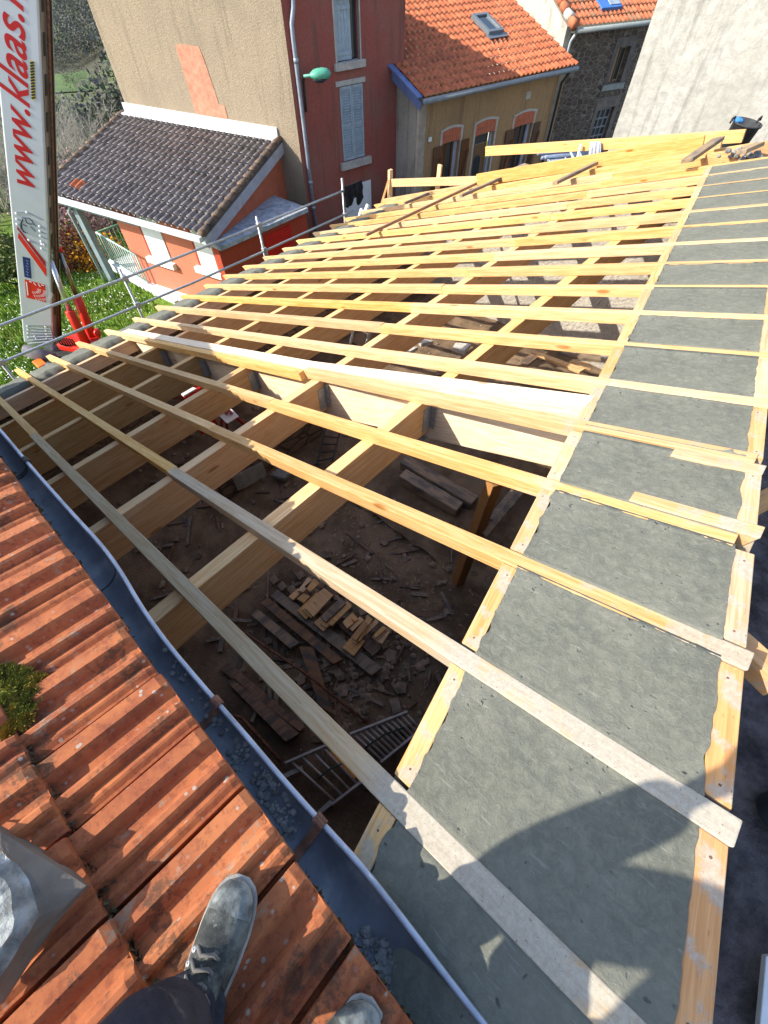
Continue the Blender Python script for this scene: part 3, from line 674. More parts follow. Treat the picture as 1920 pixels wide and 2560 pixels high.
mb = MB(); mb.bar(HZ(*z4(775, 560), Lz-.04), HZ(*z4(1000, 770), Lz-.04), .05, .03); mb.build('label_strip', plain('orange_plastic', (.75, .26, .02), .1, 3, .5, 0), LB)
mb = MB(); mb.bar(HZ(*z4(370, 770), ZF+.06), HZ(*z4(540, 690), ZF+.06), .05, .07); mb.build('foot_rail', ALU, LB)
mb = MB(); mb.bar(HZ(*z4(650, 1110), ZF+.06), HZ(*z4(800, 975), ZF+.06), .05, .07); mb.build('foot_rail', ALU, LB)
GC = plain('green_cord', (.02, .07, .045), .2, 9, .7, 0)
for P_, par_ in (([(670, 790), (760, 710), (880, 655)], LB), ([(1075, 525), (1130, 480), (1250, 400), (1420, 340)], LA)):
    mb = MB(); mb.tube([HZ(*z4(*q), Lz+.09) for q in P_], .010, 6); mb.build('cord', GC, par_, smooth=True)
# leaning ladder, tripod, step ladder, machine
a0, b0 = HZ(792, 1163, ZF+.05), HZ(831, 1153, ZF+.05); a1 = HP(815.5, 1060, a0+A(-.25, .75, 0), un(A(-.35, 1, 0))); b1 = HP(852, 1071, b0+A(-.25, .75, 0), un(A(-.35, 1, 0)))
ladder('ladder', a0, a1, b0, b1, 5, DKMETAL, 'dark ladder leaning against the wall below the big beam', (.03, .05), .014)
z5 = lambda x, y: (400+x*400/1659, 800+y*400/1659)
ap = HZ(565, 1022, -3.25)
tr = thing('red_trestle', HZ(565, 1060, ZF), 'red metal trestle legs standing in the dark between purlins', 'trestle')
for i, q in enumerate(((552, 1072), (568, 1082), (612, 1062))):
    mb = MB(); e = HZ(*q, ZF); mb.bar(ap+A((i-1)*.05, 0, 0), e, .045, .045); mb.build('leg', REDP, tr, bevel=.004)
mb = MB(); c = HZ(563, 1030, -3.45); mb.box(c, (.42, .25, .03), Z=un(A(.3, -.4, .85)), X=un(A(.9, 0, -.318)), Y=(0, 1, 0)); mb.build('plate', WPAINT, tr)
mc = thing('site_machine', HZ(470, 985, ZF), 'red and white machine housing glimpsed between purlins at left', 'machine')
P = [HZ(*z5(170, 735), -3.1), HZ(*z5(300, 650), -3.1), HZ(*z5(440, 690), -3.1), HZ(*z5(250, 800), -3.1)]
mb = MB(); mb.prism(P, A(0, 0, -.9)); mb.build('housing', REDP, mc, bevel=.02)
mb = MB(); c0 = sum(P)/4; P2 = [c0+(p-c0)*.72+A(.04, -.05, .004) for p in P]; mb.prism(P2, A(0, 0, .03)); mb.build('white_panel', WPAINT, mc, bevel=.006)
z6 = lambda x, y: (800+x*400/1659, 700+y*400/1659)
s0 = thing('step_ladder', HZ(*z6(420, 640), ZF), 'white step ladder top showing between rafters beyond the big beam', 'step ladder')
for a_, b_ in (((350, 500), (315, 650)), ((515, 530), (485, 650)), ((420, 520), (505, 570))):
    mb = MB(); mb.bar(HZ(*z6(*a_), -2.75), HZ(*z6(*b_), -3.1), .045, .03); mb.build('rail', WPAINT, s0, bevel=.004)
mb = MB(); mb.bar(HZ(*z6(330, 650), -3.15), HZ(*z6(400, 690), -3.3), .03, .03); mb.build('brace', DKMETAL, s0)
# timber props under the mortar wall
z7 = lambda x, y: (1000+x*440/1659, 1020+y*440/1659)
bp = HZ(*z7(545, 1640), ZF); tp = HP(*z7(895, 690), bp+A(.05, .35, 0), un(A(-.6, 1, 0)))
mb = MB(); mb.bar(bp, tp, .15, .15, up=A(.5, 1, 0)); tag(mb.build('timber_prop', POSTW, bevel=.006), 'brown square timber prop standing on the floor near the mortar wall', 'prop')
for a_, b_, lab in (((850, 1055), (1080, 780), 'pale sawn batten leaning up beside the brown prop, upper one'), ((800, 1200), (1140, 790), 'pale sawn batten leaning up beside the brown prop, longer lower one')):
    p = HZ(*z7(*a_), -3.1); q = HP(*z7(*b_), p+A(.1, .6, 0), un(A(-.4, 1, 0))); mb = MB(); mb.bar(p, q, .10, .04, up=A(-.5, -.4, 1)); tag(mb.build('leaning_batten', GREYW, bevel=.004), lab, 'batten')
for a_, b_, lab in (((30, 510), (700, 900), 'old rough beam on the floor along the inner wall, upper one'), ((20, 640), (560, 960), 'old rough beam on the floor along the inner wall, lower one')):
    mb = MB(); mb.bar(HZ(*z7(*a_), ZF+.35), HZ(*z7(*b_), ZF+.35), .22, .2); tag(mb.build('old_beam', GREYW, bevel=.02), lab, 'beam')
# inner block wall and rubble stone wall
a_, b_ = HZ(690, 1150, ZF), HZ(800, 1075, ZF); dd = un(b_-a_); a_ -= dd*1.2
mb = MB(); mb.box((a_+b_)/2+ZUP*.5, (np.linalg.norm(b_-a_), .2, 1.0), dd, np.cross(ZUP, dd), ZUP); tag(mb.build('block_wall', BLOCK), 'low wall of brown blocks seen below the big beam, left of the leaning ladder', 'wall')
slab('concrete_kerb', [z5(740, 1625), z5(830, 1590), z5(1060, 1460), z5(870, 1560)], ZF+.45, .4, plain('concrete', (.36, .37, .33), .15, 10, .9, .3), 'pale concrete kerb catching the sun beneath the fourth rafter', 'kerb')
slab('gravel_heap', [z5(1130, 1600), z5(1280, 1640), z5(1400, 1560), z5(1230, 1520)], ZF+.2, .12, GRAV, 'small heap of pale gravel on the floor under the third rafter', 'gravel heap', bev=.03)
# sunlit scraps beyond the beam
z8 = lambda x, y: (1240+x*400/1659, 680+y*400/1659)
for P4, lab, mt in (([(380, 830), (450, 830), (930, 1000), (870, 1035)], 'long sunlit scrap board on the rubble beyond the big beam', PINEP), ([(780, 920), (960, 930), (985, 1000), (900, 985)], 'short pointed sunlit scrap beside the long scrap board', PINEP),
                    ([(250, 910), (380, 840), (440, 880), (330, 960)], 'brown sunlit scrap left of the pale rubble bag', OLDW), ([(640, 830), (1080, 850), (1090, 910), (900, 890)], 'dusty scrap board farthest under the eighth rafter', GREYW)):
    slab('scrap_board', [z8(*q) for q in P4], -3.2, .05, mt, lab, 'scrap board', 'scrap boards beyond the big beam')
for P4, lab in (([(850, 730), (930, 690), (1020, 690), (920, 750)], 'pale dusty slab on the debris, leftmost of three'), ([(1010, 620), (1080, 610), (1180, 630), (1050, 660)], 'pale dusty slab on the debris, topmost of three'), ([(1370, 700), (1410, 645), (1570, 660), (1500, 735)], 'pale dusty slab on the debris, rightmost of three')):
    slab('stone_slab', [z6(*q) for q in P4], -3.3, .08, plain('pale_stone', (.46, .44, .40), .25, 12, .9, .4), lab, 'slab', 'pale slabs on the debris')
hp = MB(); P = []
for x in np.linspace(-3.6, .2, 40):
    P.append([A(x, y, -4.5+1.15*math.exp(-((x+1.6)/1.3)**2-((y-6.8)/2.0)**2)+.12*fbm((x, y, 2), 2.2, 4)) for y in np.linspace(3.6, 9.6, 60)])
hp.grid(P); tag(hp.build('rubble_heap', DIRT, smooth=True), 'heap of earth and rubble beyond the big beam', 'heap', kind='stuff')

# ---------------------------------------------------------------- land
def land_z(x, y):
    D = math.hypot(x-CAM[0], y-CAM[1]); a = math.degrees(math.atan2(x-CAM[0], y-CAM[1]))
    left = max(0, min(1, (-58-a)/8)) if a < 0 else 0
    base = -5.15-.0*D
    lawn = -4.95-.115*max(0, min(D-9, 17))
    drop = max(0, min(1, (D-27)/120.)); drop = drop*drop*(3-2*drop)
    far = -7.0-38*drop
    if D > 140: far = -45+max(0, D-900)*.06
    zl = lawn if D < 27 else far+.0
    rest = base if D < 60 else -5.15-.02*(D-60)
    z = rest+(zl-rest)*left
    return z+(.05*fbm((x, y, 0), .4, 3) if D < 40 else 1.2*fbm((x, y, 0), .02, 4) if D > 60 else 0)
def mk_land():
    t = NT('grass_land'); ge = t.n('NewGeometry'); P = ge.outputs['Position']
    n = t.noise(P, .9, 6, .65); nf = t.noise(P, 14, 5, .7); ln = t.n('VectorMath', operation='LENGTH'); t.l(P, ln.inputs[0])
    near = t.mix(t.ramp(n, .3, .7), (.11, .19, .022), (.20, .28, .04)); near = t.mix(t.math('MULTIPLY', t.ramp(nf, .4, .75), .6), near, (.045, .10, .012))
    near = t.mix(t.math('MULTIPLY', t.ramp(t.noise(P, .35, 5), .55, .7), .6), near, (.26, .27, .06))
    fl = t.noise(P, .012, 4, .5); far = t.mix(t.ramp(fl, .46, .54), (.085, .085, .06), (.095, .115, .055)); far = t.mix(t.math('MULTIPLY', t.ramp(t.noise(P, .08, 5), .45, .7), .6), far, (.05, .05, .035))
    col = t.mix(t.ramp(ln.outputs['Value'], 26, 34), near, far)
    return t.done(col, .95, t.bump(nf, .8, .05), spec=.1)
LAND = mk_land()
# one sheet, rings growing with distance; the footprint of the shell stays below its floor
rr = [0, 2, 4, 6, 8, 9.5, 11, 12.5, 14, 16, 18, 20, 22, 24, 26, 27, 29, 33, 38, 45, 55, 70, 90, 115, 150, 200, 260, 340, 440, 560, 700, 900, 1200, 1700, 2500]
P = []
for r_i in rr:
    row = []
    for j in range(145):
        a = 2*math.pi*j/144; x, y = CAM[0]+r_i*math.sin(a), CAM[1]+r_i*math.cos(a); z = land_z(x, y)
        if -9 < x < 3 and -6 < y < 11.5: z = min(z, -5.2)
        row.append(A(x, y, z))
    P.append(row)
mb = MB(); mb.grid(P); tag(mb.build('ground', LAND, smooth=True), kind='structure')
mb = MB(); mb.grid([[A(x, y, -4.98+.03*fbm((x, y, 1), .6, 3)) for y in np.linspace(9.9, 60, 60)] for x in np.linspace(-11.9, 9, 30)])
tag(mb.build('street', plain('asphalt', (.075, .072, .07), .3, 3, .9, .5, 60, .01), smooth=True), kind='structure')
mb = MB(); mb.grid([[A(x, y, -2.35+.08*fbm((x, y, 1), 1.2, 4)-.12*(x-1.6)*0) for y in np.linspace(-4, 9.0, 60)] for x in np.linspace(.9, 9, 40)])
up = mb.build('alley', plain('alley_earth', (.085, .072, .073), .6, 4, .95, .9, 20, .04, dirt=(.12, .11, .12), dscale=1.4), smooth=True); tag(up, kind='structure')

# lawn blades and daisies
gb = MB(); dz_ = MB(); gl = MB()
for i in range(26000):
    px, py = random.uniform(-60, 390), random.uniform(540, 980)
    a, e = math.atan2(*(ray(px, py)[:2])), 0
    r0 = ray(px, py); t_ = 9.0; q = None
    for _ in range(60):
        p = CAM+r0/np.hypot(r0[0], r0[1])*t_
        if p[2] < land_z(p[0], p[1]): q = p; break
        t_ += .35
    if q is None or t_ > 27: continue
    q = q+A(random.gauss(0, .2), random.gauss(0, .2), 0); q[2] = land_z(q[0], q[1])-.01
    s = random.uniform(.02, .045)*(1+t_/26)
    if i % 14 == 0 and fbm((q[0], q[1], 3), .5, 3) > -.05:
        c = q+ZUP*.06; s *= .5; dz_.add([c+A(s, 0, .01), c+A(0, s, 0), c+A(-s, 0, .01), c+A(0, -s, 0)], [(0, 1, 2, 3)])
    else:
        a = random.uniform(0, 6.28); d = A(math.cos(a), math.sin(a), 0); l = A(-d[1], d[0], 0)*random.uniform(-1, 1)*s
        gb.add([q-d*s*.35, q+d*s*.35, q+l+ZUP*s*2.4], [(0, 1, 2)], i % 3)
tag(gb.build('lawn_grass', [plain('blade_a', (.15, .27, .03), .3, 2, .8, 0), plain('blade_b', (.23, .33, .05), .3, 2, .8, 0), plain('blade_c', (.08, .17, .02), .3, 2, .8, 0)]), 'rough green lawn grass on the slope behind the crane', 'grass', kind='stuff')
tag(dz_.build('daisies', plain('daisy_white', (.75, .75, .70), .1, 3, .8, 0)), 'white daisies sprinkled through the lawn', 'flowers', kind='stuff')

# vegetation
def leafy(mb, c, rad, n, size, nm=1, hollow=.45, flat=1.):
    c = np.asarray(c, float)
    cl = [un(A(random.gauss(0, 1), random.gauss(0, 1), random.gauss(0, 1)*.8))*random.uniform(hollow, 1) for _ in range(max(5, n//60))]
    for i in range(n):
        d = random.choice(cl)+A(random.gauss(0, .16), random.gauss(0, .16), random.gauss(0, .16)); p = c+d*A(*rad)
        u_ = un(A(random.gauss(0, 1), random.gauss(0, 1), random.gauss(0, 1))); v_ = un(np.cross(u_, A(random.random(), .3, .5))); s = size*random.uniform(.5, 1.2)
        mb.add([p-u_*s, p+v_*s*.6*flat, p+u_*s, p-v_*s*.6*flat], [(0, 1, 2, 3)], random.randrange(nm))
def twigs(mb, p, d, L, r, depth, spread=.5, m=0):
    q = p+d*L; mb.tube([p, p+d*L*.5+A(random.gauss(0, .03), random.gauss(0, .03), 0)*L, q], [r, r*.8, r*.6], 3, m, cap=False)
    if depth <= 0: return
    for i in range(random.choice([3, 3, 4]) if depth > 1 else 3):
        nd = un(d+A(random.gauss(0, spread), random.gauss(0, spread), random.gauss(.08, spread*.6))); twigs(mb, p+d*L*random.uniform(.35, 1), nd, L*random.uniform(.55, .8), r*.55, depth-1, spread, m)
BARK = plain('pale_bare_bark', (.34, .31, .26), .4, 3, .9, 0); BARKD = plain('dark_bark', (.07, .055, .045), .4, 6, .9, .2)
LEAFG = [plain('leaf_green_a', (.07, .11, .02), .4, 1, .7, 0), plain('leaf_green_b', (.12, .15, .03), .4, 1, .7, 0), plain('leaf_green_c', (.03, .06, .012), .3, 1, .7, 0)]
PINKL = [plain('blossom_a', (.55, .30, .33), .3, 2, .8, 0), plain('blossom_b', (.36, .19, .20), .3, 2, .8, 0), plain('twig_brown', (.13, .09, .075), .3, 2, .9, 0)]
YELL = [plain('forsythia_a', (.70, .33, .012), .25, 3, .7, 0), plain('forsythia_b', (.42, .18, .012), .3, 3, .7, 0), plain('forsythia_c', (.10, .07, .02), .3, 3, .8, 0)]
REDB = [plain('copper_leaf_a', (.30, .10, .05), .3, 3, .8, 0), plain('copper_leaf_b', (.17, .06, .04), .3, 3, .8, 0), plain('copper_leaf_c', (.08, .045, .03), .3, 3, .8, 0)]
def onland(px, D): p = AT(px, 500, D); return A(p[0], p[1], land_z(p[0], p[1]))
def bush(px, py, D, rad, n, size, mats, name, label, cat, group=None):
    c = AT(px, py, D); t = thing(name, (c[0], c[1], land_z(c[0], c[1])), label, cat, group)
    mb = MB(); leafy(mb, c, rad, n, size, len(mats)); mb.build('foliage', mats, t)
    mb = MB(); b0 = A(c[0], c[1], land_z(c[0], c[1])-.1)
    for i in range(6): mb.tube([b0+A(random.gauss(0, .1), random.gauss(0, .1), 0), c+A(random.gauss(0, rad[0]*.4), random.gauss(0, rad[1]*.4), random.gauss(0, rad[2]*.4))], [.05, .02], 5)
    mb.build('stem', BARKD, t); return t
bush(246, 640, 20.3, (.95, .95, .85), 3400, .06, YELL, 'forsythia_bush', 'yellow-flowering bush behind the porch railing', 'bush')
bush(203, 640, 20.6, (.72, .72, .95), 2600, .06, REDB, 'copper_bush', 'reddish-brown bush just left of the yellow bush', 'bush')
bush(160, 660, 21, (.55, .55, .6), 1400, .06, LEAFG, 'green_bush', 'small fresh-green bush between crane cylinders and the copper bush', 'bush')
bush(158, 530, 24., (1.9, 1.5, 1.8), 7000, .06, PINKL, 'blossom_tree', 'pink blossoming small tree beside the crane, left of the porch post', 'tree')
bush(285, 555, 25.0, (2.0, 1.6, 1.6), 5200, .06, [PINKL[1], PINKL[2], PINKL[0], PINKL[2]], 'plum_tree', 'brownish budding tree seen under the porch roof', 'tree')
bush(22, 635, 20.5, (1.2, 1.0, .8), 2600, .07, [LEAFG[1], LEAFG[0], plain('olive_leaf', (.17, .17, .06), .3, 2, .8, 0)], 'olive_bush', 'olive-green bush at the left picture edge above the dark pipe', 'bush')
mb = MB(); pts = [AT(px, py, 20.5) for px, py in ((-70, 700), (0, 678), (50, 660), (80, 652))]; mb.tube(pts, .30, 10)
tag(mb.build('drain_pipe', plain('dark_pipe', (.03, .045, .042), .4, 3, .8, .4), smooth=True), 'thick dark pipe or bank edging the lawn at left behind the mast', 'pipe')
k_ = 0
BT = [(-50, 29, 3.8), (-15, 31, 4.2), (15, 29, 3.6), (40, 32, 4.), (112, 28, 3.2), (132, 30, 3.6), (152, 29, 3.2), (172, 31, 3.8), (192, 29, 3.2), (213, 31, 3.6), (234, 30, 3.2), (258, 32, 3.4), (283, 31, 3.), (120, 35, 4.2), (145, 37, 4.4), (168, 36, 4.2), (190, 37, 4.4), (214, 38, 4.4), (240, 37, 4.), (268, 39, 4.)]
for (px, D, H) in BT:
    b0 = onland(px, D); t = thing('bare_tree', b0, f'pale leafless scrub tree, {ORD[k_+1] if k_ < 13 else ORD[k_-12]} from the left in the {"front" if k_ < 13 else "rear"} row on the slope', 'tree', 'bare trees on the slope')
    mb = MB()
    for i in range(4): twigs(mb, b0+A(random.gauss(0, .7), random.gauss(0, .7), -.3), un(A(random.gauss(0, .3), random.gauss(0, .3), 1)), H*.42, .045, 4, .45)
    mb.build('branches', BARK, t); mb = MB(); mb.tube([b0-ZUP*.5, b0+ZUP*H*.2], [.1, .05], 6); mb.build('trunk', BARKD, t); k_ += 1
# far woods, hedges and meadow trees (they read as masses)
WOODM = [plain('far_wood_a', (.165, .155, .14), .3, .05, .9, 0), plain('far_wood_b', (.125, .13, .11), .3, .05, .9, 0), plain('far_wood_c', (.12, .145, .075), .3, .05, .9, 0), plain('far_wood_d', (.075, .095, .075), .3, .05, .9, 0)]  # greyed and lightened: slight valley haze put into the foliage colours
fw = MB()
def far_tree(px, D, h, n, mset):
    b = AT(px, 100, D); z = land_z(b[0], b[1]); s = h*.036
    for i in range(int(n*1.7)):
        d = un(A(random.gauss(0, 1), random.gauss(0, 1), random.gauss(0, 1)))*random.uniform(.3, 1); p = A(b[0]+d[0]*h*.42, b[1]+d[1]*h*.42, z+h*(.55+.5*d[2]))
        u_ = un(A(random.gauss(0, 1), random.gauss(0, 1), random.gauss(0, 1))); v_ = un(np.cross(u_, A(.3, .5, .8)))
        fw.add([p-u_*s, p+v_*s*.7, p+u_*s, p-v_*s*.7], [(0, 1, 2, 3)], random.choice(mset))
for i in range(420): far_tree(random.uniform(-60, 300), random.uniform(325, 560), random.uniform(8, 14), 100, random.choice([(0, 0, 1), (1, 1, 0), (2, 0, 2), (0, 0, 0), (2, 1)]))
for i in range(80): far_tree(random.uniform(-60, 300), random.uniform(560, 600), random.uniform(9, 14), 90, (3, 1, 3))
for i in range(110): far_tree(random.uniform(-60, 300), random.uniform(800, 1200), random.uniform(14, 20), 70, (3, 0, 1))
for i in range(230): far_tree(random.uniform(-60, 320), random.uniform(150, 212), random.uniform(6, 10), 130, (1, 3, 0, 2))
for i in range(170): far_tree(random.uniform(-60, 320), random.uniform(60, 140), random.uniform(4, 8), 150, (0, 1, 0, 2))
for i in range(24): far_tree(random.uniform(100, 300), random.uniform(262, 300), random.uniform(5, 8), 60, (0, 2))
tag(fw.build('far_woods', WOODM), 'grey-green woods and hedgerows across the valley', 'woods', kind='stuff')
mb = MB()
for px, py, D in ((150, 205, 262), (230, 195, 285), (60, 215, 250)): pass
MEAD = plain('meadow', (.085, .135, .045), .3, .06, .95, 0, dirt=(.13, .13, .07), dscale=.03); 
for nm, D0, D1 in (('meadow', 276, 314), ('field', 610, 760)):
    P = []
    for a in np.linspace(-.98, -1.75, 40):
        row = []
        for D in np.linspace(D0, D1, 14):
            x, y = CAM[0]+math.sin(a)*D, CAM[1]+math.cos(a)*D; row.append(A(x, y, land_z(x, y)+1.0))
        P.append(row)
    mb = MB(); mb.grid(P); tag(mb.build(nm, MEAD, smooth=True), kind='structure')
for i, (px, D) in enumerate(((170, 1250), (185, 1210), (200, 1260), (214, 1200))):
    b = AT(px, 20, D); z = land_z(b[0], b[1]); t = thing('distant_house', (b[0], b[1], z), f'tiny pale house on the far hill, {ORD[i+1]} from the crane mast', 'house', 'distant houses on the hill')
    mb = MB(); mb.box((b[0], b[1], z+6), (14, 14, 12)); mb.build('wall', WHITEW, t)
    mb = MB(); mb.prism([A(b[0]-8, b[1]-8, z+12), A(b[0]+8, b[1]-8, z+12), A(b[0], b[1]-8, z+17)], A(0, 16, 0)); mb.build('roof', OLDTILE, t)

# ---------------------------------------------------------------- houses along the street
def panel(mb, P0, d, n, s0, s1, z0, z1, out, t=.05, m=0):
    """upright box on a wall plane: P0 origin, d along, n outward normal"""
    a = A(P0[0], P0[1], 0)+d*s0+n*out; b = A(P0[0], P0[1], 0)+d*s1+n*out
    mb.prism([a+ZUP*z0, b+ZUP*z0, b+ZUP*z1, a+ZUP*z1], -n*t, m); return mb
def wall_with_holes(mb, P0, d, n, s0, s1, z0, z1, holes, t=.35):
    ss = sorted(set([s0, s1]+[h[i] for h in holes for i in (0, 1)])); zz = sorted(set([z0, z1]+[h[i] for h in holes for i in (2, 3)]))
    for i in range(len(ss)-1):
        for j in range(len(zz)-1):
            cs, cz = (ss[i]+ss[i+1])/2, (zz[j]+zz[j+1])/2
            if any(h[0] < cs < h[1] and h[2] < cz < h[3] for h in holes): continue
            a = A(P0[0], P0[1], 0)+d*ss[i]; b = A(P0[0], P0[1], 0)+d*ss[i+1]
            mb.add([a+ZUP*zz[j], b+ZUP*zz[j], b+ZUP*zz[j+1], a+ZUP*zz[j+1]], [(0, 1, 2, 3)])
    for h in holes:
        c = [A(P0[0], P0[1], 0)+d*h[i]+ZUP*h[j] for i, j in ((0, 2), (1, 2), (1, 3), (0, 3))]
        for i in range(4): mb.add([c[i], c[(i+1) % 4], c[(i+1) % 4]-n*t, c[i]-n*t], [(0, 1, 2, 3)])
def tiled(P00, P10, P11, P01, nc, nr, amp, step, prof='wave', k=6, extra=None):
    """P00-P10 ridge, P01-P11 eave; nc columns, nr rows of overlapping tiles"""
    mb = MB(); P00, P10, P11, P01 = [np.asarray(p, float) for p in (P00, P10, P11, P01)]
    nn = un(np.cross(P10-P00, P01-P00)); nn = nn if nn[2] > 0 else -nn
    def S(u, v): return P00*(1-u)*(1-v)+P10*u*(1-v)+P11*u*v+P01*(1-u)*v
    for r in range(nr):
        rows = []
        for f, lift in ((-.18, 0), (0, .12), (.5, .55), (.97, 1.), (1.0, .75)):
            v = min(1, max(0, (r+f)/nr)); row = []
            for c in range(nc*k+1):
                x = c/k; fr = x % 1
                h = amp*(.5+.5*math.cos(2*math.pi*fr)) if prof == 'wave' else amp*(1-abs(2*fr-1)**2.2)
                row.append(S(c/(nc*k), v)+nn*(h+step*lift+.004*math.sin(r*5.1+int(x)*3.3)))
            rows.append(row)
        mb.grid([[rw__[c] for rw__ in rows] for c in range(nc*k+1)])
    return mb, S, nn
# --- tall house: tan gable side, red street front
Pa, Pb = A(-18.76, 9.44), A(-12.69, 10.97); da = un(Pb-Pa); da = A(da[0], da[1], 0); na = A(da[1], -da[0], 0)
RC = A(-12.02, 11.14, 0); d10 = azv(10); n10 = A(d10[1], -d10[0], 0)
tall = thing('tall_house', (-13, 12, -5.2), 'tall house with bare tan rendered side and dark red street front', 'house')
sL = -6.86; TOPZ = 4.5
TOPZ = 1.15; RK = .20; zR = TOPZ-RK*sL
mb = MB(); mb.add([RC+ZUP*-7.5, RC+da*sL+ZUP*-7.5, RC+da*sL+ZUP*zR, RC+ZUP*TOPZ], [(0, 1, 2, 3)])
mb.add([RC+da*sL+ZUP*-7.5, RC+da*sL+ZUP*zR, RC+da*sL+d10*4+ZUP*zR, RC+da*sL+d10*4+ZUP*-7.5], [(0, 1, 2, 3)])
mb.build('side_wall', TAN, tall)
mb = MB(); a = lambda s, z: A(RC[0], RC[1], 0)+da*s+na*.012+ZUP*z
poly = [(-3.89, -.66), (-3.70, -.60), (-3.0, -.62), (-2.93, -.85), (-2.80, -1.5), (-2.76, -1.80), (-2.55, -1.82), (-2.52, -2.40), (-3.75, -2.40), (-3.80, -2.0), (-3.82, -1.5)]
mb.prism([a(*q) for q in poly], -na*.01); mb.build('render_patch', plain('salmon_patch', (.44, .205, .135), .2, 6, .9, .3), tall)
holes = [(1.56, 2.36, -.90, .30), (1.56, 2.42, -3.16, -1.38)]
mb = MB(); wall_with_holes(mb, RC, d10, n10, 0, 4.02, -5.4, TOPZ, holes, .22); e_ = RC+d10*4.02
mb.add([e_+ZUP*-5.4, e_+da*sL+ZUP*-5.4, e_+da*sL+ZUP*zR, e_+ZUP*TOPZ], [(0, 1, 2, 3)]); mb.build('front_wall', REDW, tall)
mb = MB(); mb.prism([RC+da*sL+ZUP*zR, RC+ZUP*TOPZ, e_+ZUP*TOPZ, e_+da*sL+ZUP*zR], ZUP*.25); mb.build('roof', OLDTILE, tall)
def shutter(par, P0, d, n, s0, s1, z0, z1, out, mat, louv=0, mid=True, name='shutter'):
    mb = MB()
    if louv:
        w_ = .05
        for x0, x1 in ((s0, s0+w_), (s1-w_, s1)): panel(mb, P0, d, n, x0, x1, z0, z1, out, .04)
        for za, zb in ((z0, z0+.07), (z1-.07, z1), ((z0+z1)/2-.03, (z0+z1)/2+.03)): panel(mb, P0, d, n, s0+w_, s1-w_, za, zb, out, .04)
        panel(mb, P0, d, n, s0+w_, s1-w_, z0, z1, out-.035, .012)
        for i in range(louv):
            z = z0+.08+(z1-z0-.16)*(i+.5)/louv
            if abs(z-(z0+z1)/2) < .045: continue
            c = A(P0[0], P0[1], 0)+d*(s0+s1)/2+n*(out-.018)+ZUP*z; mb.box(c, (s1-s0-2*w_-.002, .034, .008), d, un(n-ZUP*.9), un(n*.9+ZUP))
    else:
        k = max(2, int(round((s1-s0)/.11)))
        for i in range(k): panel(mb, P0, d, n, s0+(s1-s0)*i/k+.003, s0+(s1-s0)*(i+1)/k-.003, z0, z1, out, .03)
        for z in (z0+.12*(z1-z0), z0+.85*(z1-z0)): panel(mb, P0, d, n, s0+.01, s1-.01, z-.04, z+.04, out+.022, .02)
    return mb.build(name, mat, par)
w1 = panel(MB(), RC, d10, n10, 1.50, 2.42, .30, .42, .03, .2); wf = w1.build('window', SILL, tall)
shutter(wf, RC, d10, n10, 1.60, 2.12, -.88, .28, -.08, BLUEG); mb = MB(); panel(mb, RC, d10, n10, 2.14, 2.33, -.88, .28, -.15, .03); mb.build('pane', GLASS, wf)
for q in ((1.50, 1.56), (2.36, 2.40)):
    mb = MB(); panel(mb, RC, d10, n10, q[0], q[1], -.9, .3, .012, .1); mb.build('frame', SILL, wf)
mb = MB(); panel(mb, RC, d10, n10, 1.44, 2.50, -1.06, -.90, .09, .3); mb.build('sill', SILL, wf, bevel=.01)
w2 = panel(MB(), RC, d10, n10, 1.44, 2.50, -1.38, -1.27, .03, .2); wf = w2.build('window', SILL, tall)
shutter(wf, RC, d10, n10, 1.57, 1.985, -3.14, -1.40, .0, BLUEG, 26); shutter(wf, RC, d10, n10, 1.995, 2.41, -3.14, -1.40, .0, BLUEG, 26)
mb = MB(); panel(mb, RC, d10, n10, 1.42, 2.62, -3.36, -3.165, .10, .3); mb.build('sill', SILL, wf, bevel=.01)
dd_ = panel(MB(), RC, d10, n10, 1.50, 2.62, -5.2, -3.84, .02, .1).build('door', WPAINT, tall); mb = MB(); panel(mb, RC, d10, n10, 1.38, 1.48, -5.2, -3.95, .05, .05); mb.build('frame', SILL, dd_)
mb = MB(); p = lambda s, z, o=.10: A(RC[0], RC[1], 0)+d10*s+n10*o+ZUP*z
mb.tube([p(.30, 1.1), p(.30, .45), p(.27, .22), p(.17, -.05), p(.16, -.3), p(.17, -2.6), p(.17, -5.2)], .055, 10)
for z in (-.7, -3.4, -4.1): mb.tube([p(.17, z-.05), p(.17, z+.05)], .068, 10)
mb.build('downpipe', plain('pipe_zinc', (.27, .30, .36), .15, 5, .45, .05, metal=.3), tall, smooth=True)
# street lamp on the wall
sl0 = thing('street_lamp', p(.42, -1.9), 'green enamelled street lamp on a bracket, fixed to the dark red house front', 'street lamp')
mb = MB(); mb.tube([p(.33, -1.75, .05), p(.33, -1.45, .07), p(.32, -1.12, .10), p(.30, -.98, .22), p(.30, -.95, .42)], .03, 8); mb.build('bracket', DKMETAL, sl0, smooth=True)
mb = MB(); ax = un(d10*.90+n10*.43+ZUP*.04); c0 = p(.14, -.95, .44)
hv = [(0, .05), (.16, .055), (.20, .10), (.27, .17), (.38, .205), (.52, .21), (.63, .18), (.70, .11), (.735, .02)]
mb.tube([c0+ax*q[0]-ZUP*.0 for q in hv], [(q[1]*.80, q[1]*.60) for q in hv], 18); mb.build('lamp_head', GREENP, sl0, smooth=True)
mb = MB(); mb.tube([c0+ax*q+ -ZUP*.07 for q in (.24, .33, .50, .63)], [(.07, .05), (.13, .09), (.15, .10), (.08, .05)], 14); mb.build('lamp_glass', GLASS, sl0, smooth=True)

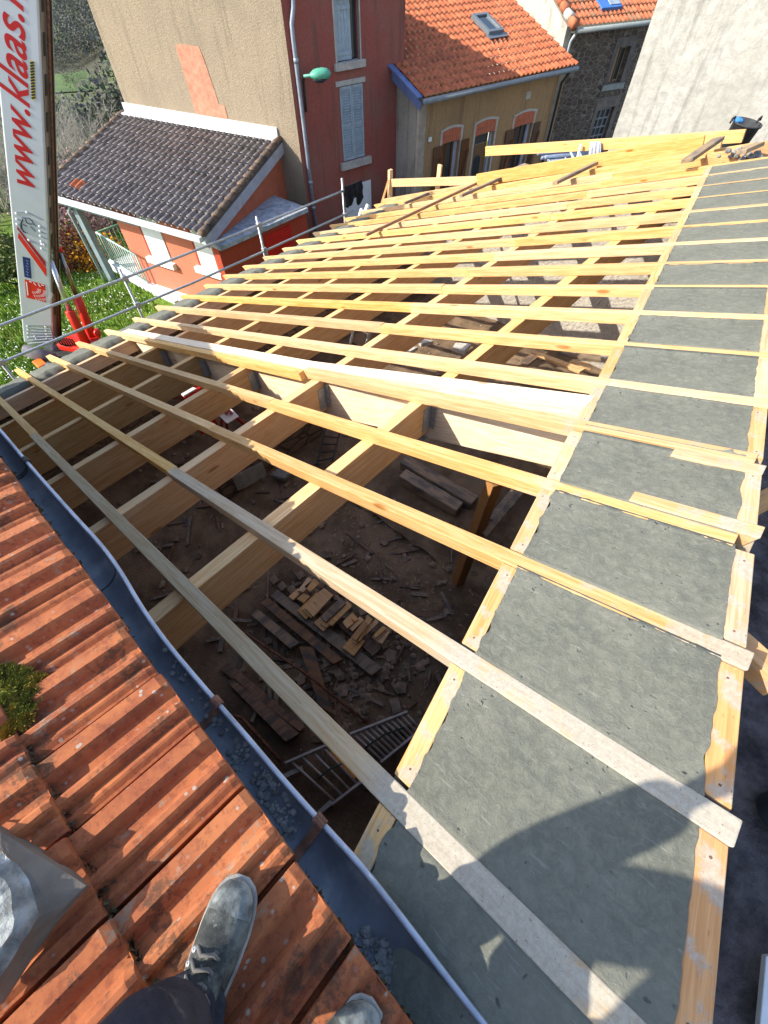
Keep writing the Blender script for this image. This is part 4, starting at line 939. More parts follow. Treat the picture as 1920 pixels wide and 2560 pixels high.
# --- lean-to house with dark corrugated tile roof
rl, rr_, er, el_ = A(-18.76, 9.44, -2.43), A(-12.72, 10.96, -2.43), A(-11.09, 6.68, -3.28), A(-17.12, 5.35, -3.28)
ln_ = thing('porch_house', (-14, 8, -7), 'low salmon house with dark tiled lean-to roof and a railed porch', 'house')
mb, S, nn = tiled(rl, rr_, er, el_, 27, 12, .095, .05, k=8); rf = mb.build('roof', DARKT, ln_, smooth=True)
mb = MB(); u0, u1 = .155, .215
for (c) in (4, 5): 
    P = []
    for v in (.84, .87, .914):
        P.append([S((c+x/6)/27, v)+nn*(.095*(.5+.5*math.cos(2*math.pi*x/6))+.062) for x in range(-2, 5)])
    mb.grid(P)
mb.build('odd_tiles', ORANGET, rf, smooth=True)
for u in (.0, 1.0):
    mb = MB()
    for i in range(13):
        v0, v1 = i/13, (i+1)/13+.006; o_ = -da*.05 if u == 0 else da*.05
        mb.tube([S(u, v0)+nn*.05+o_, S(u, v1)+nn*.085+o_], [.085, .10], 8)
    mb.build('verge_tiles', DARKE, rf, smooth=True)
mb = MB(); mb.prism([rl+ZUP*-.02+nn*.08, rr_+nn*.08, rr_+nn*.08+(er-rr_)*.06+ZUP*.03, rl+nn*.08+(el_-rl)*.06+ZUP*.03], ZUP*.03)
mb.prism([rl+ZUP*.05, rr_+ZUP*.05, rr_+ZUP*.30, rl+ZUP*.30], na*.05); mb.build('flashing', WPAINT, rf)
mb = MB(); g0, g1 = el_+un(el_-er)*.15, er+un(er-el_)*.05
mb.bar(g0-ZUP*.06+na*.08, g1-ZUP*.06+na*.08, .14, .13); mb.build('gutter', plain('pvc_white', (.58, .60, .64), .06, 4, .5, .03), ln_, bevel=.02)
mb = MB(); mb.prism([rr_-ZUP*.03+da*.12, er-ZUP*.03+da*.12, er-ZUP*.30+da*.12, rr_-ZUP*.30+da*.12], -da*.05); mb.build('barge_board', plain('barge_grey', (.36, .37, .42), .12, 5, .6, .1), ln_)
fx = lambda t: er+(el_-er)*t
de = un((el_-er)*A(1, 1, 0)); ne = A(de[1], -de[0], 0); ne = ne if ne[1] < 0 else -ne       # along the eave to the left, outward
W0 = A(er[0], er[1], 0)-da*.25-ne*.45
WL = 3.75
pix = lambda x, y: HP(x, y, W0, ne)
def sz_(x, y): q = pix(x, y); return float((q-W0)@de), q[2]
hs_ = []
for quad_ in (((345, 553), (415, 665)), ((478, 590), (530, 690))):
    (s0, za), (s1, zb) = sz_(*quad_[0]), sz_(*quad_[1]); 
    q0, q1 = sz_(quad_[0][0], quad_[0][1]), sz_(quad_[0][0]+55, quad_[0][1]+14)
    hs_.append((min(q0[0], q1[0]), max(q0[0], q1[0]), zb-.05, -3.5))
mb = MB(); wall_with_holes(mb, W0, de, ne, 0, WL, -7.2, -3.36, [], .2)
mb.add([W0+de*WL+ZUP*-7.2, W0+de*WL-ne*2.6+ZUP*-7.2, W0+de*WL-ne*2.6+ZUP*-2.9, W0+de*WL+ZUP*-3.36], [(0, 1, 2, 3)]); mb.build('front_wall', SALMON, ln_)
for i, (px0, px1, pt, pb) in enumerate(((345, 398, 556, 640), (478, 528, 592, 668))):
    (sa, z_t), (sb, _) = sz_(px0+4, pt), sz_(px1, pt+12)
    zb = sz_(px0+40, pb)[1]; lo, hi = min(sa, sb), max(sa, sb)
    mb = MB(); panel(mb, W0, de, ne, lo, hi, zb, -3.42, .03, .06); wn = mb.build('window', WPAINT, ln_)
    mb = MB(); panel(mb, W0, de, ne, hi+.01, hi+.12, zb, -3.42, .004, .05); mb.build('reveal', DKRED, wn)
    mb = MB(); panel(mb, W0, de, ne, lo-.12, hi+.22, zb-.18, zb-.02, .14, .2); mb.build('sill', WPAINT, wn, bevel=.01)
# right side wall, slab and garage front
G0 = A(rr_[0], rr_[1], 0)-da*.02; G1 = A(er[0], er[1], 0)-da*.02-ne*.42; dg = un(G1-G0); ng = A(-dg[1], dg[0], 0); ng = ng if ng@da > 0 else -ng; Lg = np.linalg.norm(G1-G0)
mb = MB(); a = lambda s, z: G0+dg*s+ZUP*z
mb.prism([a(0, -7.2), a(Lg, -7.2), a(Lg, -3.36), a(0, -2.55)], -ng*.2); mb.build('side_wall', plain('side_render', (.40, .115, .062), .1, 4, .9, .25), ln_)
sl1 = HP(555, 618, G0+ng*.7, ng); zs = -3.98
# annex with flat roof slab against the side wall
an = thing('garage_annex', (-11, 9, -6), 'low dark red annex with a flat grey slab roof under the guard rail', 'annex')
k0, k1 = AT(548, 611, 13.2), AT(773, 546, 15.1); zk = (k0[2]+k1[2])/2; k0[2] = zk; k1[2] = zk; dk = un(k1-k0); nk = A(dk[1], -dk[0], 0)
mb = MB(); mb.prism([k0, k1, k1-nk*1.5, k0-nk*.75], ZUP*.11); mb.build('roof_slab', plain('slab_grey', (.30, .33, .38), .3, 5, .85, .4, dirt=(.20, .20, .20), dscale=4), an)
mb = MB(); b0_, b1_ = k0-nk*.12-ZUP*.003, k1-nk*.12-ZUP*.003; mb.prism([b0_, b1_, b1_-ZUP*3, b0_-ZUP*3], -nk*.25); mb.build('wall', DKRED, an)
gd0, gd1 = b0_+dk*1.55, b0_+dk*2.55
mb = MB(); mb.prism([gd0-ZUP*.15+nk*.02, gd1-ZUP*.15+nk*.02, gd1-ZUP*2.6+nk*.02, gd0-ZUP*2.6+nk*.02], -nk*.03); mb.build('door', plain('bright_red_door', (.50, .012, .008), .1, 5, .5, .1), an)
# porch: post, beam, balcony
def up_line(x0, y0, D, y1):      # vertical line through a pixel
    p0 = AT(x0, y0, D); 
    return p0
pt = AT(183, 505, 18.3); mb = MB(); mb.box((pt[0], pt[1], (pt[2]-7.5)/2), (.26, .20, pt[2]+7.5), de, ne, ZUP); mb.build('post', GREYP, ln_, bevel=.01)
dp = AT(158, 500, 18.3); mb = MB(); mb.tube([dp+ZUP*.25-de*.0, dp+ZUP*.12, dp-de*.45+ZUP*.08, pt+ne*.15-ZUP*.25+de*.22, A(pt[0], pt[1], -7.4)+ne*.15+de*.22], .05, 8); mb.build('downpipe', plain('pale_pipe', (.30, .36, .38), .1, 5, .5, .04), ln_, smooth=True)
mb = MB(); mb.bar(el_-ZUP*.22-ne*.15, el_-ZUP*.22-ne*.15-(de*3.6), .12, .16); mb.build('porch_beam', GREYP, ln_)
bz = HP(420, 748, W0+ne*.5, ne)[2]
c0, c1 = HZ(272, 655, bz), HZ(438, 757, bz); dc = un(c1-c0); nc_ = A(-dc[1], dc[0], 0); nc_ = nc_ if nc_[1] > 0 else -nc_
mb = MB(); mb.prism([c0, c1, c1+nc_*1.6, c0+nc_*1.6], -ZUP*.30); bal = mb.build('balcony', WPAINT, ln_, bevel=.01)
mb = MB(); mb.prism([c0-dc*.03-nc_*.03+ZUP*.04, c1-nc_*.03+ZUP*.04, c1+nc_*.1+ZUP*.04, c0-dc*.03+nc_*.1+ZUP*.04], -ZUP*.05); mb.build('nosing', WPAINT, bal)
def railing(par, a, b, h, nb, mat):
    mb = MB(); mb.tube([a+ZUP*h, b+ZUP*h], .028, 6); mb.tube([a+ZUP*.08, b+ZUP*.08], .018, 6)
    for i in range(nb+1): q = a+(b-a)*i/nb; mb.tube([q+ZUP*.02, q+ZUP*h], .016 if i % nb else .028, 5)
    return mb.build('railing', mat, par, smooth=True)
railing(bal, c0+nc_*.06, c0+dc*2.45+nc_*.06, .92, 14, MINT); railing(bal, c0+nc_*.06, c0+nc_*2.1, .92, 14, plain('green_rail', (.10, .25, .15), .1, 5, .5, .03))

# --- ochre house with orange tiled roof
F0 = A(-10.24, 14.88, 0); d11 = azv(11); n11 = A(d11[1], -d11[0], 0)
oh = thing('ochre_house', (-10, 18, -5), 'small ochre house with orange tiled roof, skylight and brown shutters', 'house')
hol = [(.82, 1.66, -5, -3.02), (2.38, 3.36, -5, -3.05), (4.36, 5.42, -5, -3.12)]
mb = MB(); wall_with_holes(mb, F0, d11, n11, -.26, 6.75, -5.3, -1.72, hol, .25); mb.build('front_wall', OCHRE, oh)
Sd = -n11; S0 = F0+d11*-.26
mb = MB(); mb.prism([S0+ZUP*-5.3, S0+ZUP*-1.72, S0+Sd*1.75+ZUP*-1.0, S0+Sd*1.75+ZUP*-5.3], d11*.2); mb.build('side_wall', GREYR, oh)
mb = MB(); PILS = plain('pilaster_stone', (.34, .29, .235), .15, 5, .9, .3); panel(mb, F0, d11, n11, -.27, .02, -5.3, -1.75, .03, .1); mb.build('pilaster', PILS, oh); mb = MB(); panel(mb, F0, d11, n11, 6.35, 6.62, -5.3, -1.9, .03, .1); mb.build('pilaster', PILS, oh)
sl_t = .36; e0 = F0+d11*-.42+n11*.30+ZUP*-1.70; e1 = F0+d11*6.85+n11*.30+ZUP*-1.74; r0 = e0-n11*4.2+ZUP*4.2*sl_t; r1 = e1-n11*4.2+ZUP*4.2*sl_t
mb, S2, nn2 = tiled(r0, r1, e1, e0, 33, 13, .07, .045, k=8); rf2 = mb.build('roof', ORANGET, oh, smooth=True)
mb = MB(); mb.tube([e0-ZUP*.05+n11*.06, e1-ZUP*.05+n11*.06], .07, 10); mb.build('gutter', plain('gutter_grey', (.20, .22, .24), .1, 5, .5, .05), oh, smooth=True)
mb = MB(); mb.bar(e0+nn2*.05-d11*.10, r0+nn2*.05-d11*.10, .20, .05, up=nn2); mb.bar(e0-ZUP*.16-d11*.04, r0-ZUP*.16-d11*.04, .03, .22, up=nn2); mb.build('verge_flashing', BLUEZ, rf2)
mb = MB(); mb.tube([F0+d11*6.55+n11*.30+ZUP*-1.85, F0+d11*6.45+n11*.12+ZUP*-2.15, F0+d11*6.45+n11*.10+ZUP*-5.2], .045, 8); mb.build('downpipe', DKMETAL, oh, smooth=True)
# skylight
def rp2(x, y): return HP(x, y, e0+nn2*.1, nn2)
sk = [rp2(*q) for q in ((1174, 37), (1217, 33), (1257, 91), (1221, 98))]
mb = MB(); cc = sum(sk)/4; ux = un((sk[1]-sk[0])-((sk[1]-sk[0])@d11*0)); ux = un(d11-d11@nn2*nn2); uy = un(np.cross(nn2, ux)); uy = uy if uy[2] < 0 else -uy
hw, hh = .31, .43
for a_, b_, wd in ((-hw, -hh, 0), ): pass
for sx_, sy_, lx, ly in ((0, -hh, 2*hw+.1, .10), (0, hh, 2*hw+.1, .10), (-hw, 0, .10, 2*hh-.1), (hw, 0, .10, 2*hh-.1)): mb.box(cc+ux*sx_+uy*sy_+nn2*.05, (lx, ly, .12), ux, uy, np.cross(ux, uy))
mb.box(cc+uy*(hh+.14)+nn2*.02, (2*hw+.3, .2, .02), ux, uy, np.cross(ux, uy)); so_ = mb.build('skylight', plain('skylight_grey', (.17, .20, .23), .1, 5, .45, .05, metal=.3), rf2)
mb = MB(); mb.box(cc+nn2*.06, (2*hw-.1, 2*hh-.1, .012), ux, uy, np.cross(ux, uy)); mb.build('pane', GLASS, so_)
def arch(par, s0, s1, z0, mat):
    mb = MB(); k = 9; top = [A(F0[0], F0[1], 0)+d11*(s0+(s1-s0)*i/k)+n11*.02+ZUP*(z0+.30+.07*math.sin(math.pi*i/k)) for i in range(k+1)]
    bot = [A(F0[0], F0[1], 0)+d11*(s0+(s1-s0)*i/k)+n11*.02+ZUP*(z0+.05*math.sin(math.pi*i/k)-.02) for i in range(k+1)]
    for i in range(k): mb.prism([bot[i], bot[i+1]-d11*.012, top[i+1]-d11*.012, top[i]], -n11*.04)
    return mb.build('brick_arch', mat, par)
def surround(par, s0, s1, z1):
    mb = MB(); panel(mb, F0, d11, n11, s0-.09, s0, -5, z1+.33, .015, .05); panel(mb, F0, d11, n11, s1, s1+.09, -5, z1+.33, .015, .05)
    for i in range(8):
        a = A(F0[0], F0[1], 0)+n11*.01+d11*(s0-.09+(s1-s0+.18)*i/8)+ZUP*(z1+.33+.075*math.sin(math.pi*i/8)); b = A(F0[0], F0[1], 0)+n11*.01+d11*(s0-.09+(s1-s0+.18)*(i+1)/8)+ZUP*(z1+.33+.075*math.sin(math.pi*(i+1)/8)); mb.bar(a, b, .05, .07)
    mb.build('surround', plain('pale_surround', (.44, .40, .36), .1, 6, .9, .2), par)
for (s0, s1, z0, z1) in (hol[0], hol[2]):
    wn = panel(MB(), F0, d11, n11, s0+.3, s1, -4.9, z1, -.16, .04).build('window', GLASS, oh)
    mb = MB(); panel(mb, F0, d11, n11, s0+.30, s0+.36, -4.9, z1, -.13, .05); panel(mb, F0, d11, n11, s0+.60, s0+.66, -4.9, z1, -.13, .05); panel(mb, F0, d11, n11, s0, s0+.3, -4.9, z1, -.14, .04); mb.build('frame', BROWNW, wn)
    mb = MB(); panel(mb, F0, d11, n11, s1-.17, s1-.02, -4.9, z1, -.10, .05); mb.build('curtain', plain('pale_lilac', (.36, .37, .46), .1, 4, .8, .1), wn)
    for x0, x1 in ((s0-.40, s0-.02), (s1+.04, s1+.40)):
        sh = shutter(wn, F0, d11, n11, x0, x1, -4.85, z1-.02, .07, BROWNW)
        mb = MB(); a = A(F0[0], F0[1], 0)+n11*.085; mb.bar(a+d11*(x0+.03)+ZUP*-4.7, a+d11*(x1-.03)+ZUP*(z1-.3), .03, .10, up=n11); mb.build('brace', BROWNW, sh)
    arch(wn, s0, s1, z1, BRICKR); surround(wn, s0, s1, z1)
s0, s1, z1 = hol[1][0], hol[1][1], hol[1][3]
dr = panel(MB(), F0, d11, n11, s0+.04, s1-.16, -5, z1-.32, -.14, .05).build('door', wood('door_wood', (.20, .115, .05)), oh)
mb = MB(); panel(mb, F0, d11, n11, s0+.04, s1-.16, z1-.30, z1, -.14, .03); mb.build('fanlight', GLASS, dr)
mb = MB(); panel(mb, F0, d11, n11, s0+.24, s1-.40, -4.55, -3.85, -.13, .03)
for i in range(6):
    a = math.pi*i/6; 
cA = A(F0[0], F0[1], 0)+d11*((s0+.24+s1-.40)/2)+n11*-.13+ZUP*-3.85; rA = (s1-.64-s0)/2
mb.prism([cA+d11*rA*math.cos(math.pi*i/8)+ZUP*rA*math.sin(math.pi*i/8) for i in range(9)], -n11*.03); mb.build('door_glass', GLASS, dr)
mb = MB(); panel(mb, F0, d11, n11, s1-.14, s1-.03, -5, z1, -.06, .05); mb.build('curtain', plain('blue_lilac', (.30, .34, .45), .1, 4, .8, .1), dr)
arch(dr, s0, s1, z1, BRICKR); surround(dr, s0, s1, z1)
mb = MB(); panel(mb, F0, d11, n11, 4.72, 4.95, -2.40, -2.20, .02, .05); mb.build('vent', SILL, oh)
mb = MB(); panel(mb, F0, d11, n11, .20, .30, -2.85, -2.74, .05, .05); mb.build('meter_box', WPLAST, oh)

# --- stone house behind
G0_ = A(-9.79, 23.17, 0); d25 = azv(22); n25 = A(d25[1], -d25[0], 0)
sh_ = thing('stone_house', (-9, 25, -5), 'dark stone house with weathered orange tiled roof, behind the ochre house', 'house')
hl = [(2.50, 3.20, -2.78, -1.72), (2.42, 3.35, -4.9, -3.55)]
mb = MB(); wall_with_holes(mb, G0_, d25, n25, -.15, 9, -5.3, -1.18, hl, .3); mb.build('front_wall', STONE, sh_)
mb = MB(); o_ = G0_-d25*.15; mb.prism([o_+ZUP*-5.3, o_+ZUP*-1.0, o_-n25*4.5+ZUP*1.35, o_-n25*4.5+ZUP*-5.3], -d25*.25); mb.build('side_wall', plain('verge_render', (.40, .385, .34), .12, 3, .9, .4, dirt=(.24, .22, .19), dscale=2), sh_)
e0_ = o_+n25*.3-d25*.1+ZUP*-1.02; e1_ = G0_+d25*9+n25*.3+ZUP*-1.02; r0_ = e0_-n25*4.6+ZUP*2.4; r1_ = e1_-n25*4.6+ZUP*2.4
mb, S3, nn3 = tiled(r0_, r1_, e1_, e0_, 44, 15, .06, .05, k=5); rf3 = mb.build('roof', OLDTILE, sh_, smooth=True)
mb = MB()
for i in range(15): mb.tube([S3(0, i/15)+nn3*.05-d25*.1, S3(0, (i+1)/15+.005)+nn3*.09-d25*.1], [.13, .16], 8, m=i % 3 % 2)
mb.build('verge_tiles', [OLDTILE, plain('pale_verge', (.52, .48, .44), .2, 3, .9, .2)], rf3, smooth=True)
mb = MB(); mb.tube([e0_-ZUP*.06+n25*.07, e1_-ZUP*.06+n25*.07], .075, 10); mb.build('gutter', plain('gutter_green_grey', (.24, .27, .27), .1, 5, .5, .05), sh_, smooth=True)
mb = MB(); q = e0_-ZUP*.1+d25*.1; mb.tube([q, q-ZUP*.25-n25*.2+d25*.0, q-ZUP*.9-n25*.25, q-ZUP*4-n25*.25], .05, 8); mb.build('downpipe', plain('pipe_grey', (.36, .40, .42), .1, 5, .5, .05), sh_, smooth=True)
c3 = HP(1512, 5, e0_, nn3); ux3 = d25; uy3 = un(np.cross(nn3, ux3)); mb = MB(); mb.box(c3+nn3*.08, (1.0, .9, .12), ux3, uy3, nn3); sk3 = mb.build('skylight', plain('blue_cover', (.06, .17, .45), .15, 3, .5, .05), rf3)
mb = MB(); mb.box(c3+nn3*.15+ux3*.2-uy3*.1, (.5, .5, .02), ux3, uy3, nn3); mb.build('pane', BLUEG, sk3)
wn = panel(MB(), G0_, d25, n25, 2.52, 3.18, -2.76, -1.74, -.2, .04).build('window', plain('ochre_blind', (.30, .22, .13), .15, 2, .8, .1), sh_)
mb = MB(); panel(mb, G0_, d25, n25, 2.84, 2.90, -2.76, -1.74, -.17, .04); panel(mb, G0_, d25, n25, 2.9, 3.12, -2.7, -1.8, -.19, .02, 1); mb.build('frame', [BROWNW, GLASS], wn)
mb = MB(); panel(mb, G0_, d25, n25, 2.30, 2.50, -2.85, -1.5, .02, .1); panel(mb, G0_, d25, n25, 3.20, 3.45, -2.85, -1.5, .02, .1); panel(mb, G0_, d25, n25, 2.3, 3.45, -1.72, -1.45, .025, .1); mb.build('surround', plain('dark_dressed_stone', (.13, .11, .10), .25, 4, .9, .4), wn)
mb = MB(); panel(mb, G0_, d25, n25, 2.25, 3.45, -2.98, -2.80, .06, .2); mb.build('sill', plain('green_grey_stone', (.26, .27, .25), .2, 6, .9, .3), wn)
wn = panel(MB(), G0_, d25, n25, 2.45, 3.30, -4.9, -3.6, -.15, .04).build('window', GLASS, sh_)
mb = MB()
for i in range(4): panel(mb, G0_, d25, n25, 2.45+.27*i, 2.50+.27*i, -4.9, -3.6, -.12, .03)
for i in range(5): panel(mb, G0_, d25, n25, 2.45, 3.30, -4.85+.3*i, -4.80+.3*i, -.115, .03)
mb.build('frame', plain('weathered_frame', (.22, .22, .22), .2, 5, .8, .1), wn)
mb = MB(); panel(mb, G0_, d25, n25, 2.22, 2.42, -5, -3.2, .02, .1); panel(mb, G0_, d25, n25, 3.35, 3.55, -5, -3.2, .02, .1); panel(mb, G0_, d25, n25, 2.2, 3.55, -3.55, -3.2, .025, .1); mb.build('surround', plain('brown_dressed_stone', (.17, .14, .12), .25, 4, .9, .4), wn)

# --- big white gable at right
gp = AT(1527, 355, 14.2); dgw = azv(97); ngw = A(dgw[1], -dgw[0], 0); ngw = ngw if ngw[1] < 0 else -ngw
wg = thing('white_house', (gp[0]+3, gp[1], -5), 'big whitewashed blank gable wall at upper right', 'house')
mb = MB(); g_ = A(gp[0], gp[1], 0); P = [[g_+dgw*s+ZUP*z+ngw*.02*fbm((s, z, 0), .9, 4) for z in np.linspace(-5.3, 5, 50)] for s in np.linspace(0, 12, 60)]; mb.grid(P)
mb.add([g_+ZUP*-5.3, g_+ZUP*5, g_-ngw*8+ZUP*5, g_-ngw*8+ZUP*-5.3], [(0, 1, 2, 3)]); mb.build('gable_wall', WHITEW, wg, smooth=False)
mb = MB(); mb.prism([g_+ZUP*5, g_+dgw*12+ZUP*5, g_+dgw*12-ngw*8+ZUP*5, g_-ngw*8+ZUP*5], ZUP*.3); mb.build('roof', OLDTILE, wg)

# ---------------------------------------------------------------- crane beside the eave
def PT(px, py, zc): return CAM+ray(px, py)*(zc/FPX)
a0, a1 = PT(97, 862, 10.44), PT(35, 0, 6.34); AX = un(a1-a0); AL = np.linalg.norm(a1-a0)
tc = CAM-(a0+a1)/2; tc = un(tc-tc@AX*AX); w0 = un(np.cross(AX, tc)); w0 = w0 if w0@r_ > 0 else -w0
ph = math.radians(17); wv_ = w0*math.cos(ph)+tc*math.sin(ph); nf_ = tc*math.cos(ph)-w0*math.sin(ph); MW, MD = .585, .46
cr = thing('trailer_crane', (a0[0], a0[1], -5), 'white trailer crane boom with red lettering rising over the lawn at left', 'crane')
CX = a0+wv_*.0
def face(f, s, out=0.): return a0+AX*f+wv_*s+nf_*out          # f metres up the boom, s across
mb = MB(); mb.prism([face(-.05, -MW/2), face(-.05, MW/2), face(AL+1.3, MW/2), face(AL+1.3, -MW/2)], -nf_*MD)
mast = mb.build('mast', MASTW, cr, bevel=.025, seg=3)
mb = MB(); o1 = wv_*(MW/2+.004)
mb.prism([face(.1, MW/2+.004, -.05), face(AL+1.3, MW/2+.004, -.05), face(AL+1.3, MW/2+.004, -MD+.03), face(.1, MW/2+.004, -MD+.03)], wv_*.006); mb.build('side_shade', MASTB, mast)  # thin brown sheet painting the shade on the boom's side
for i in range(12): 
    mb = MB(); f = .9+i*.52; mb.prism([face(f, MW/2+.012, -.10), face(f+.28, MW/2+.012, -.10), face(f+.28, MW/2+.012, -.17), face(f, MW/2+.012, -.17)], wv_*.012)
    mb.build('side_slot', DKMETAL, mast)
for dd__, r__ in ((-.24, .022), (-.33, .03), (-.42, .016)):
    mb = MB(); mb.tube([face(f, MW/2+.05, dd__) for f in np.linspace(.2, AL+1.3, 6)], r__, 8); mb.build('hose', RUST if r__ == .022 else BLACKP if r__ == .03 else STEEL, cr, smooth=True)
def text_mesh(name, txt, f0, f1, base_s, xh, mat, par, shear=.28):
    cu = bpy.data.curves.new(name, 'FONT'); cu.body = txt; cu.size = 1; cu.shear = shear; cu.extrude = .004; cu.offset = .012
    o = bpy.data.objects.new(name, cu); COL.objects.link(o); dg_ = bpy.context.evaluated_depsgraph_get(); me = bpy.data.meshes.new_from_object(o.evaluated_get(dg_))
    bpy.data.objects.remove(o); co_ = np.array([v.co[:] for v in me.vertices]); W_ = co_[:, 0].max()-co_[:, 0].min(); kx = (f1-f0)/W_; ky = xh/.52
    mb = MB(); mb.add([face(f0+(x-co_[:, 0].min())*kx, base_s-y*ky, .003+z*.5) for x, y, z in co_], [tuple(p.vertices) for p in me.polygons]); return mb.build(name, mat, par)
def face_px(px, py): q = HP(px, py, a0+nf_*.004, nf_); v = q-a0; return v@AX, v@wv_
f0_, s0_ = face_px(84, 474); f1_, s1_ = face_px(62, 2)
text_mesh('lettering', 'www.klaas.fr', f0_, f0_+(f1_-f0_)*1.10, s0_+.01, .285, plain('letter_red', (.44, .016, .018), .05, 3, .4, 0), mast)
def decal(name, pts, mat, out=.004, t=.003):
    mb = MB(); mb.prism([face(*face_px(*q), out) for q in pts], -nf_*t); return mb.build(name, mat, mast)
decal('red_stripe', [(44.5, 594), (116, 692), (116, 672), (46, 578+4)], REDP); decal('dark_red_stripe', [(42.5, 572), (114, 668), (114, 655), (43, 566)], DREDP)
bl = decal('blue_decal', [(56, 641), (75, 646), (79, 697), (61, 692)], BLUEP)
mb = MB()
for i in range(6):
    q0, q1 = face_px(65+(i % 2)*2, 650+i*7), face_px(71, 654+i*7); mb.bar(face(*q0, .007), face(*q1, .007), .012, .002, up=nf_)
mb.build('decal_script', plain('decal_pale_blue', (.25, .35, .62), .1, 4, .5, 0), bl)
rd = decal('load_chart', [(61.5, 698), (112.5, 712), (115, 755.5), (66, 744)], REDP)
mb = MB()
for r_i, n_ in ((.10, 7), (.17, 10), (.24, 12)):
    f_c, s_c = face_px(72, 716)
    for i in range(n_):
        a = -.1+1.5*i/n_; mb.bar(face(f_c-r_i*math.sin(a), s_c+r_i*1.5*math.cos(a), .008), face(f_c-(r_i+.045)*math.sin(a), s_c+(r_i+.045)*1.5*math.cos(a), .008), .010, .002, up=nf_)
for a_, b_ in (((66, 704), (70, 738)), ((73, 703), (79, 705)), ((84, 706), (90, 713)), ((95, 709), (101, 717)), ((103, 712), (110, 714))): mb.bar(face(*face_px(*a_), .008), face(*face_px(*b_), .008), .018, .002, up=nf_)
mb.build('chart_marks', WPAINT, rd)
mb = MB(); mb.tube([face(*face_px(*q), .008) for q in ((57, 547), (52, 558), (53, 570), (60, 580), (70, 584))], [.006, .014, .014, .010, .003], 6); mb.tube([face(*face_px(*q), .008) for q in ((55, 544), (63, 546), (66, 556), (74, 560), (84, 560), (80, 552), (72, 545), (62, 545))], .007, 6); mb.tube([face(*face_px(*q), .008) for q in ((58, 561), (67, 566))], .006, 5); mb.tube([face(*face_px(*q), .008) for q in ((76, 566), (89, 578))], .006, 5)
mb.tube([face(*face_px(*q), .008) for q in ((84, 560), (91, 566))], .006, 5)
mb.build('emblem', plain('emblem_navy', (.02, .035, .07), .1, 4, .5, 0), mast, smooth=True)
mb = MB()
for i in range(11): mb.bar(face(*face_px(57, 236-i*8.2+0), .008), face(*face_px(74, 232-i*8.2), .008), .035, .002, up=nf_)
hz_ = decal('hazard_strip', [(79, 249), (89, 250), (85, 153), (75, 151)], plain('hazard_yellow', (.62, .48, .03), .1, 4, .5, 0))
mb = MB()
for i in range(13): mb.bar(face(*face_px(79-i*.3, 246-i*7.3), .008), face(*face_px(88.6-i*.3, 243-i*7.3), .008), .022, .002, up=nf_)
mb.build('hazard_marks', BLACKP, hz_)
pl = decal('ribbed_plate', [(67, 812), (125, 813), (136, 853), (68, 868)], plain('plate_metal', (.40, .43, .46), .1, 8, .3, .05, metal=.5), .008, .006)
mb = MB()
for i in range(6): mb.tube([face(*face_px(70, 818+i*8), .016), face(*face_px(128+i, 822+i*6), .016)], .007, 5)
mb.build('ribs', STEEL, pl)
for (x, y) in ((69, 815), (70, 824), (70, 833), (71, 843), (114, 817), (115, 826), (116, 835), (117, 846), (87, 840), (90, 845)): MB().lathe(face(*face_px(x, y), .008), [(.022, 0), (.018, .012), (.001, .016)], 8, axis=nf_).build('bolt', WPAINT, mast)
for (x, y) in ((67, 531), (99, 566), (100, 578), (101, 590), (103, 604), (105, 611), (104, 622), (72, 600), (110, 612), (41, 534), (42, 548), (43, 561)): MB().lathe(face(*face_px(x, y), .004), [(.026, 0), (.02, .012), (.001, .018)], 8, axis=nf_).build('bolt', WPAINT, mast)
mb = MB()
for a_, b_ in (((40, 529), (67, 529)), ((68, 531), (106, 549)), ((42, 548), (60, 553)), ((42, 562), (52, 565)), ((100, 567), (113, 572)), ((101, 580), (114, 584)), ((103, 592), (116, 597)), ((75, 602), (104, 612))): mb.bar(face(*face_px(*a_), .006), face(*face_px(*b_), .006), .012, .008, up=nf_)
mb.build('weld_lines', plain('weld_grey', (.34, .37, .41), .1, 6, .4, .05), mast)
# rams
for (q0, q1, q2, mt, lab, dz_c) in (((122, 640), (173.6, 777), (216, 860), REDP, 0, 10.1), ((146, 622), (191.7, 741), (236, 855), DREDP, 1, 10.3)):
    P0_, P1_, P2_ = PT(*q0, dz_c-1.0), PT(*q1, dz_c-.35), PT(*q2, dz_c+.1)
    mb = MB(); mb.tube([P0_, P1_], .055 if lab == 0 else .05, 12); rm = mb.build('ram_rod', plain('chrome_%d' % lab, (.55, .56, .58) if lab == 0 else (.30, .25, .23), .05, 3, .18, 0, metal=.8), cr, smooth=True)
    mb = MB(); mb.tube([P1_, P1_+(P2_-P1_)*.02, P2_], [.095, .10, .10], 14); mb.build('ram_cylinder', REDP, cr, smooth=True)
    mb = MB(); mb.tube([P0_-w0*.07, P0_+w0*.07], .06, 12); mb.build('pivot', REDP if lab else STEEL, cr, smooth=True)
bs = PT(170, 878, 10.4); mb = MB(); mb.box(bs+A(-.1, .1, -.42), (1.7, 1.0, .5), X=un(A(1, .35, 0)), Y=un(A(-.35, 1, 0))); mb.build('turret', plain('turret_maroon', (.10, .03, .04), .3, 6, .6, .1), cr, bevel=.06)
mb = MB(); c0 = PT(200, 858, 10.3); mb.box(c0, (.8, .55, .16), X=un(A(1, .5, 0)), Y=un(A(-.5, 1, 0))); mb.build('red_cover', REDP, cr, bevel=.03)
mb = MB(); c0 = PT(243, 832, 10.3); mb.tube([c0-AX*.08, c0+AX*.0, c0+AX*.09], [.07, .085, .05], 12); mb.build('red_knob', REDP, cr, smooth=True)
